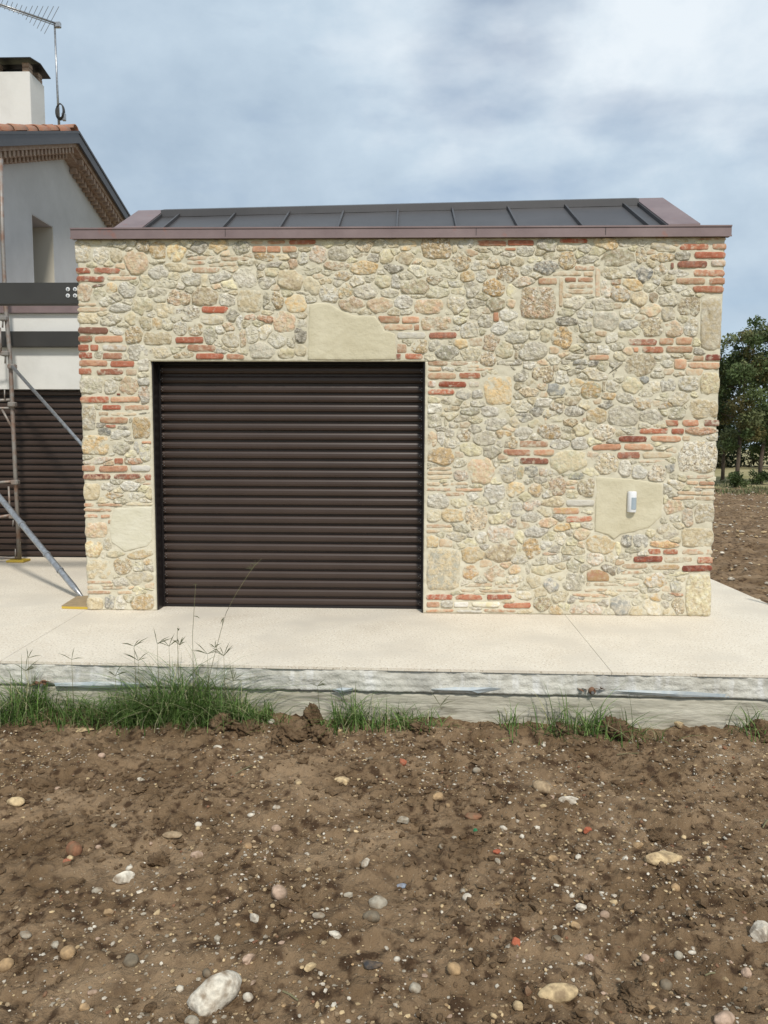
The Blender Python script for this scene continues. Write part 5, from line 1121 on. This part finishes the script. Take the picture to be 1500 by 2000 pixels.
def gravel(name, pts, size, cols, mt, sub, label, hf, flat=.6, sink=.25, w=None):
    V0, F0 = sub; n = len(pts); nv = len(V0)
    d = 1+(.9 if cols is None else .5)*rng.normal(0, .35, (n, nv)).clip(-.6, .6); rot = rng.uniform(0, 2*np.pi, n); s = size
    V = V0[None]*d[:, :, None]*np.stack([rng.uniform(.8, 1.5, n), rng.uniform(.7, 1, n), np.full(n, flat)*rng.uniform(.7, 1.2, n)], -1)[:, None]*s[:, None, None]
    c, sn = np.cos(rot)[:, None], np.sin(rot)[:, None]; z = hf(pts[:, 0], pts[:, 1]) + s*flat*(1-2*sink)
    Vw = np.stack([V[..., 0]*c-V[..., 1]*sn+pts[:, 0:1], V[..., 0]*sn+V[..., 1]*c+pts[:, 1:2], V[..., 2]+z[:, None]], -1).reshape(-1, 3)
    F = (F0[None]+np.arange(n)[:, None, None]*nv).reshape(-1, 3)
    cc = None
    if cols is not None:
        q = np.array([np.array(srgb(PCOL[k]))*.78 for k in cols])[rng.choice(len(cols), n, p=w)]*rng.uniform(.7, 1.1, n)[:, None]; cc = np.repeat(np.c_[q, np.ones(n)], nv, axis=0)
    return tag(bulk(name, Vw, F, mt, cc, None, False), label, name, kind='stuff')
ICO0 = (lambda: (lambda V, F: (V, F))(*ico(1)))() ; _v, _f = ICO0
import bmesh
bm = bmesh.new(); bmesh.ops.create_icosphere(bm, subdivisions=1, radius=1); bm.free()
ICO0 = ICO1
def dens(pts, sc_, seed, thr):          # keep clusters
    return pts[(fbm(pts[:, 0], pts[:, 1], sc_, 3, seed)+.5) > thr+rng.uniform(-.25, .25, len(pts))]
T20 = None
phi = (1+5**.5)/2; v = np.array([(-1, phi, 0), (1, phi, 0), (-1, -phi, 0), (1, -phi, 0), (0, -1, phi), (0, 1, phi), (0, -1, -phi), (0, 1, -phi), (phi, 0, -1), (phi, 0, 1), (-phi, 0, -1), (-phi, 0, 1)])/math.sqrt(1+phi*phi)
f = np.array([(0, 11, 5), (0, 5, 1), (0, 1, 7), (0, 7, 10), (0, 10, 11), (1, 5, 9), (5, 11, 4), (11, 10, 2), (10, 7, 6), (7, 1, 8), (3, 9, 4), (3, 4, 2), (3, 2, 6), (3, 6, 8), (3, 8, 9), (4, 9, 5), (2, 4, 11), (6, 2, 10), (8, 6, 7), (9, 8, 1)])
T20 = (v, f)
pts = dens(scatter(44000, -1.4, 7.2, -5.2, -1.72), 1.7, 500, .42); s_ = .0024+.0075*rng.random(len(pts))**2.6
gravel('gravel', pts, s_, list('wcgtpkob'), M['pebble'], T20, 'fine pale gravel sprinkled over the brown soil', soil_h, w=np.array([6, 6, 4, 4, 1.5, 2, 1, .8])/25.3)
pts = dens(scatter(30000, -1.4, 7.2, -5.2, -1.70), 2.3, 520, .45); s_ = .003+.017*rng.random(len(pts))**4.5
gravel('soil_crumbs', pts, s_, None, M['clod'], T20, 'loose crumbs of brown earth lying over the soil', soil_h, flat=.75, sink=.2)
pts = scatter(5200, XR+.05, 24, -1.0, 26.5, 1.5); s_ = (.010+.035*rng.random(len(pts))**3)*(1+.02*(pts[:, 1]+1))
gravel('field_gravel', pts, s_, list('wcgtp'), M['pebble'], T20, 'pale stones strewn over the ploughed strip behind the garage', far_h, w=np.array([.3, .3, .2, .1, .1]))
# straw and twigs on the soil
for i, (a, b, lb) in enumerate((((460, 1505), (492, 1490), 'dry straw stick lying near the upper edge of the soil'), ((1205, 1463), (1248, 1455), 'long dry straw in the upper soil'), ((552, 1932), (582, 1945), 'short white stick close to the boulder'), ((1490, 1612), (1500, 1600), 'dry twig at the border of the soil'), ((1378, 1896), (1397, 1897), 'tiny pale splinter beyond the tan oval stone'))):
    p, q = onz(*a, ZG+.03), onz(*b, ZG+.03); p.z = float(soil_h(p.x, p.y))+.008; q.z = float(soil_h(q.x, q.y))+.008
    tag(MB().tube([p, (p+q)/2+Vector((0, 0, .004)), q], .003, 5).obj('straw', M['straw']), lb, 'straw')
# membrane scraps hanging out of the joint, pipe ends
YJ = lambda px: slab_y(ony(px, 1350, SL.y).x)-.022
for i, (pl, lb) in enumerate(((((106, 1334), (200, 1331), (285, 1335), (285, 1342), (190, 1344), (108, 1340)), 'long pale blue membrane strip sticking out of the joint behind the grass'),
        (((648, 1347), (668, 1343), (690, 1344), (688, 1349), (664, 1354)), 'small torn scrap of blue membrane beside the spiky tuft'),
        (((842, 1346), (890, 1342), (960, 1343), (985, 1345), (950, 1351), (933, 1354), (925, 1351), (870, 1349)), 'folded white-blue membrane flap in the middle of the joint'),
        (((1190, 1349), (1250, 1348), (1330, 1350), (1420, 1356), (1425, 1362), (1330, 1361), (1240, 1355)), 'long grey-blue membrane strip beyond the orange pipe end'))):
    n = len(pl); y = YJ(pl[0][0]); V = [];
    for k, p in enumerate(pl):
        w_ = ony(*p, y + .006*math.sin(k*2.3)); V.append(tuple(w_))
    cx_ = np.mean(np.array(V), axis=0); cx_[1] -= .012; V.append(tuple(cx_)); V2 = [(a, b+.004, c) for a, b, c in V]; V += V2; m = n+1
    F = [(k, (k+1) % n, n) for k in range(n)] + [(m+(k+1) % n, m+k, m+n) for k in range(n)] + [(k, m+k, m+(k+1) % n, (k+1) % n) for k in range(n)]
    o = mesh('membrane_strip', V, [list(f) for f in F], M['film']); tag(o, lb, 'membrane', 'membrane scraps in the slab joint')
for px, py, lb in ((86, 1334, 'brown corrugated pipe end with a grey plug above the dense grass clump'), (1155, 1348, 'orange brown pipe end poking out above the grass tufts')):
    y = slab_y(ony(px, py, SL.y).x); c = ony(px, py, y); t = empty('conduit_end', tuple(c)); tag(t, lb, 'conduit')
    MB().tube([c+Vector((.0, .08, .01)), c+Vector((0, -.028, 0))], .022, 12).obj('pipe', M['brown_plastic'], t, True)
    MB().tube([c+Vector((0, -.029, -.004)), c+Vector((0, -.040, -.004))], .010, 10).obj('plug', M['galv'], t)
    rnd = random.Random(px); rag = MB()
    for k in range(5):
        x0 = rnd.uniform(-.08, .08); a_ = c+Vector((x0, -.01, .012)); b_ = c+Vector((x0+rnd.uniform(-.05, .05), -.05, rnd.uniform(-.01, .04))); s2 = Vector((.02, 0, -.006)); rag.add([a_-s2, a_+s2, b_], [(0, 1, 2)])
    rag.obj('torn_sleeve', M['brown_plastic'], t)
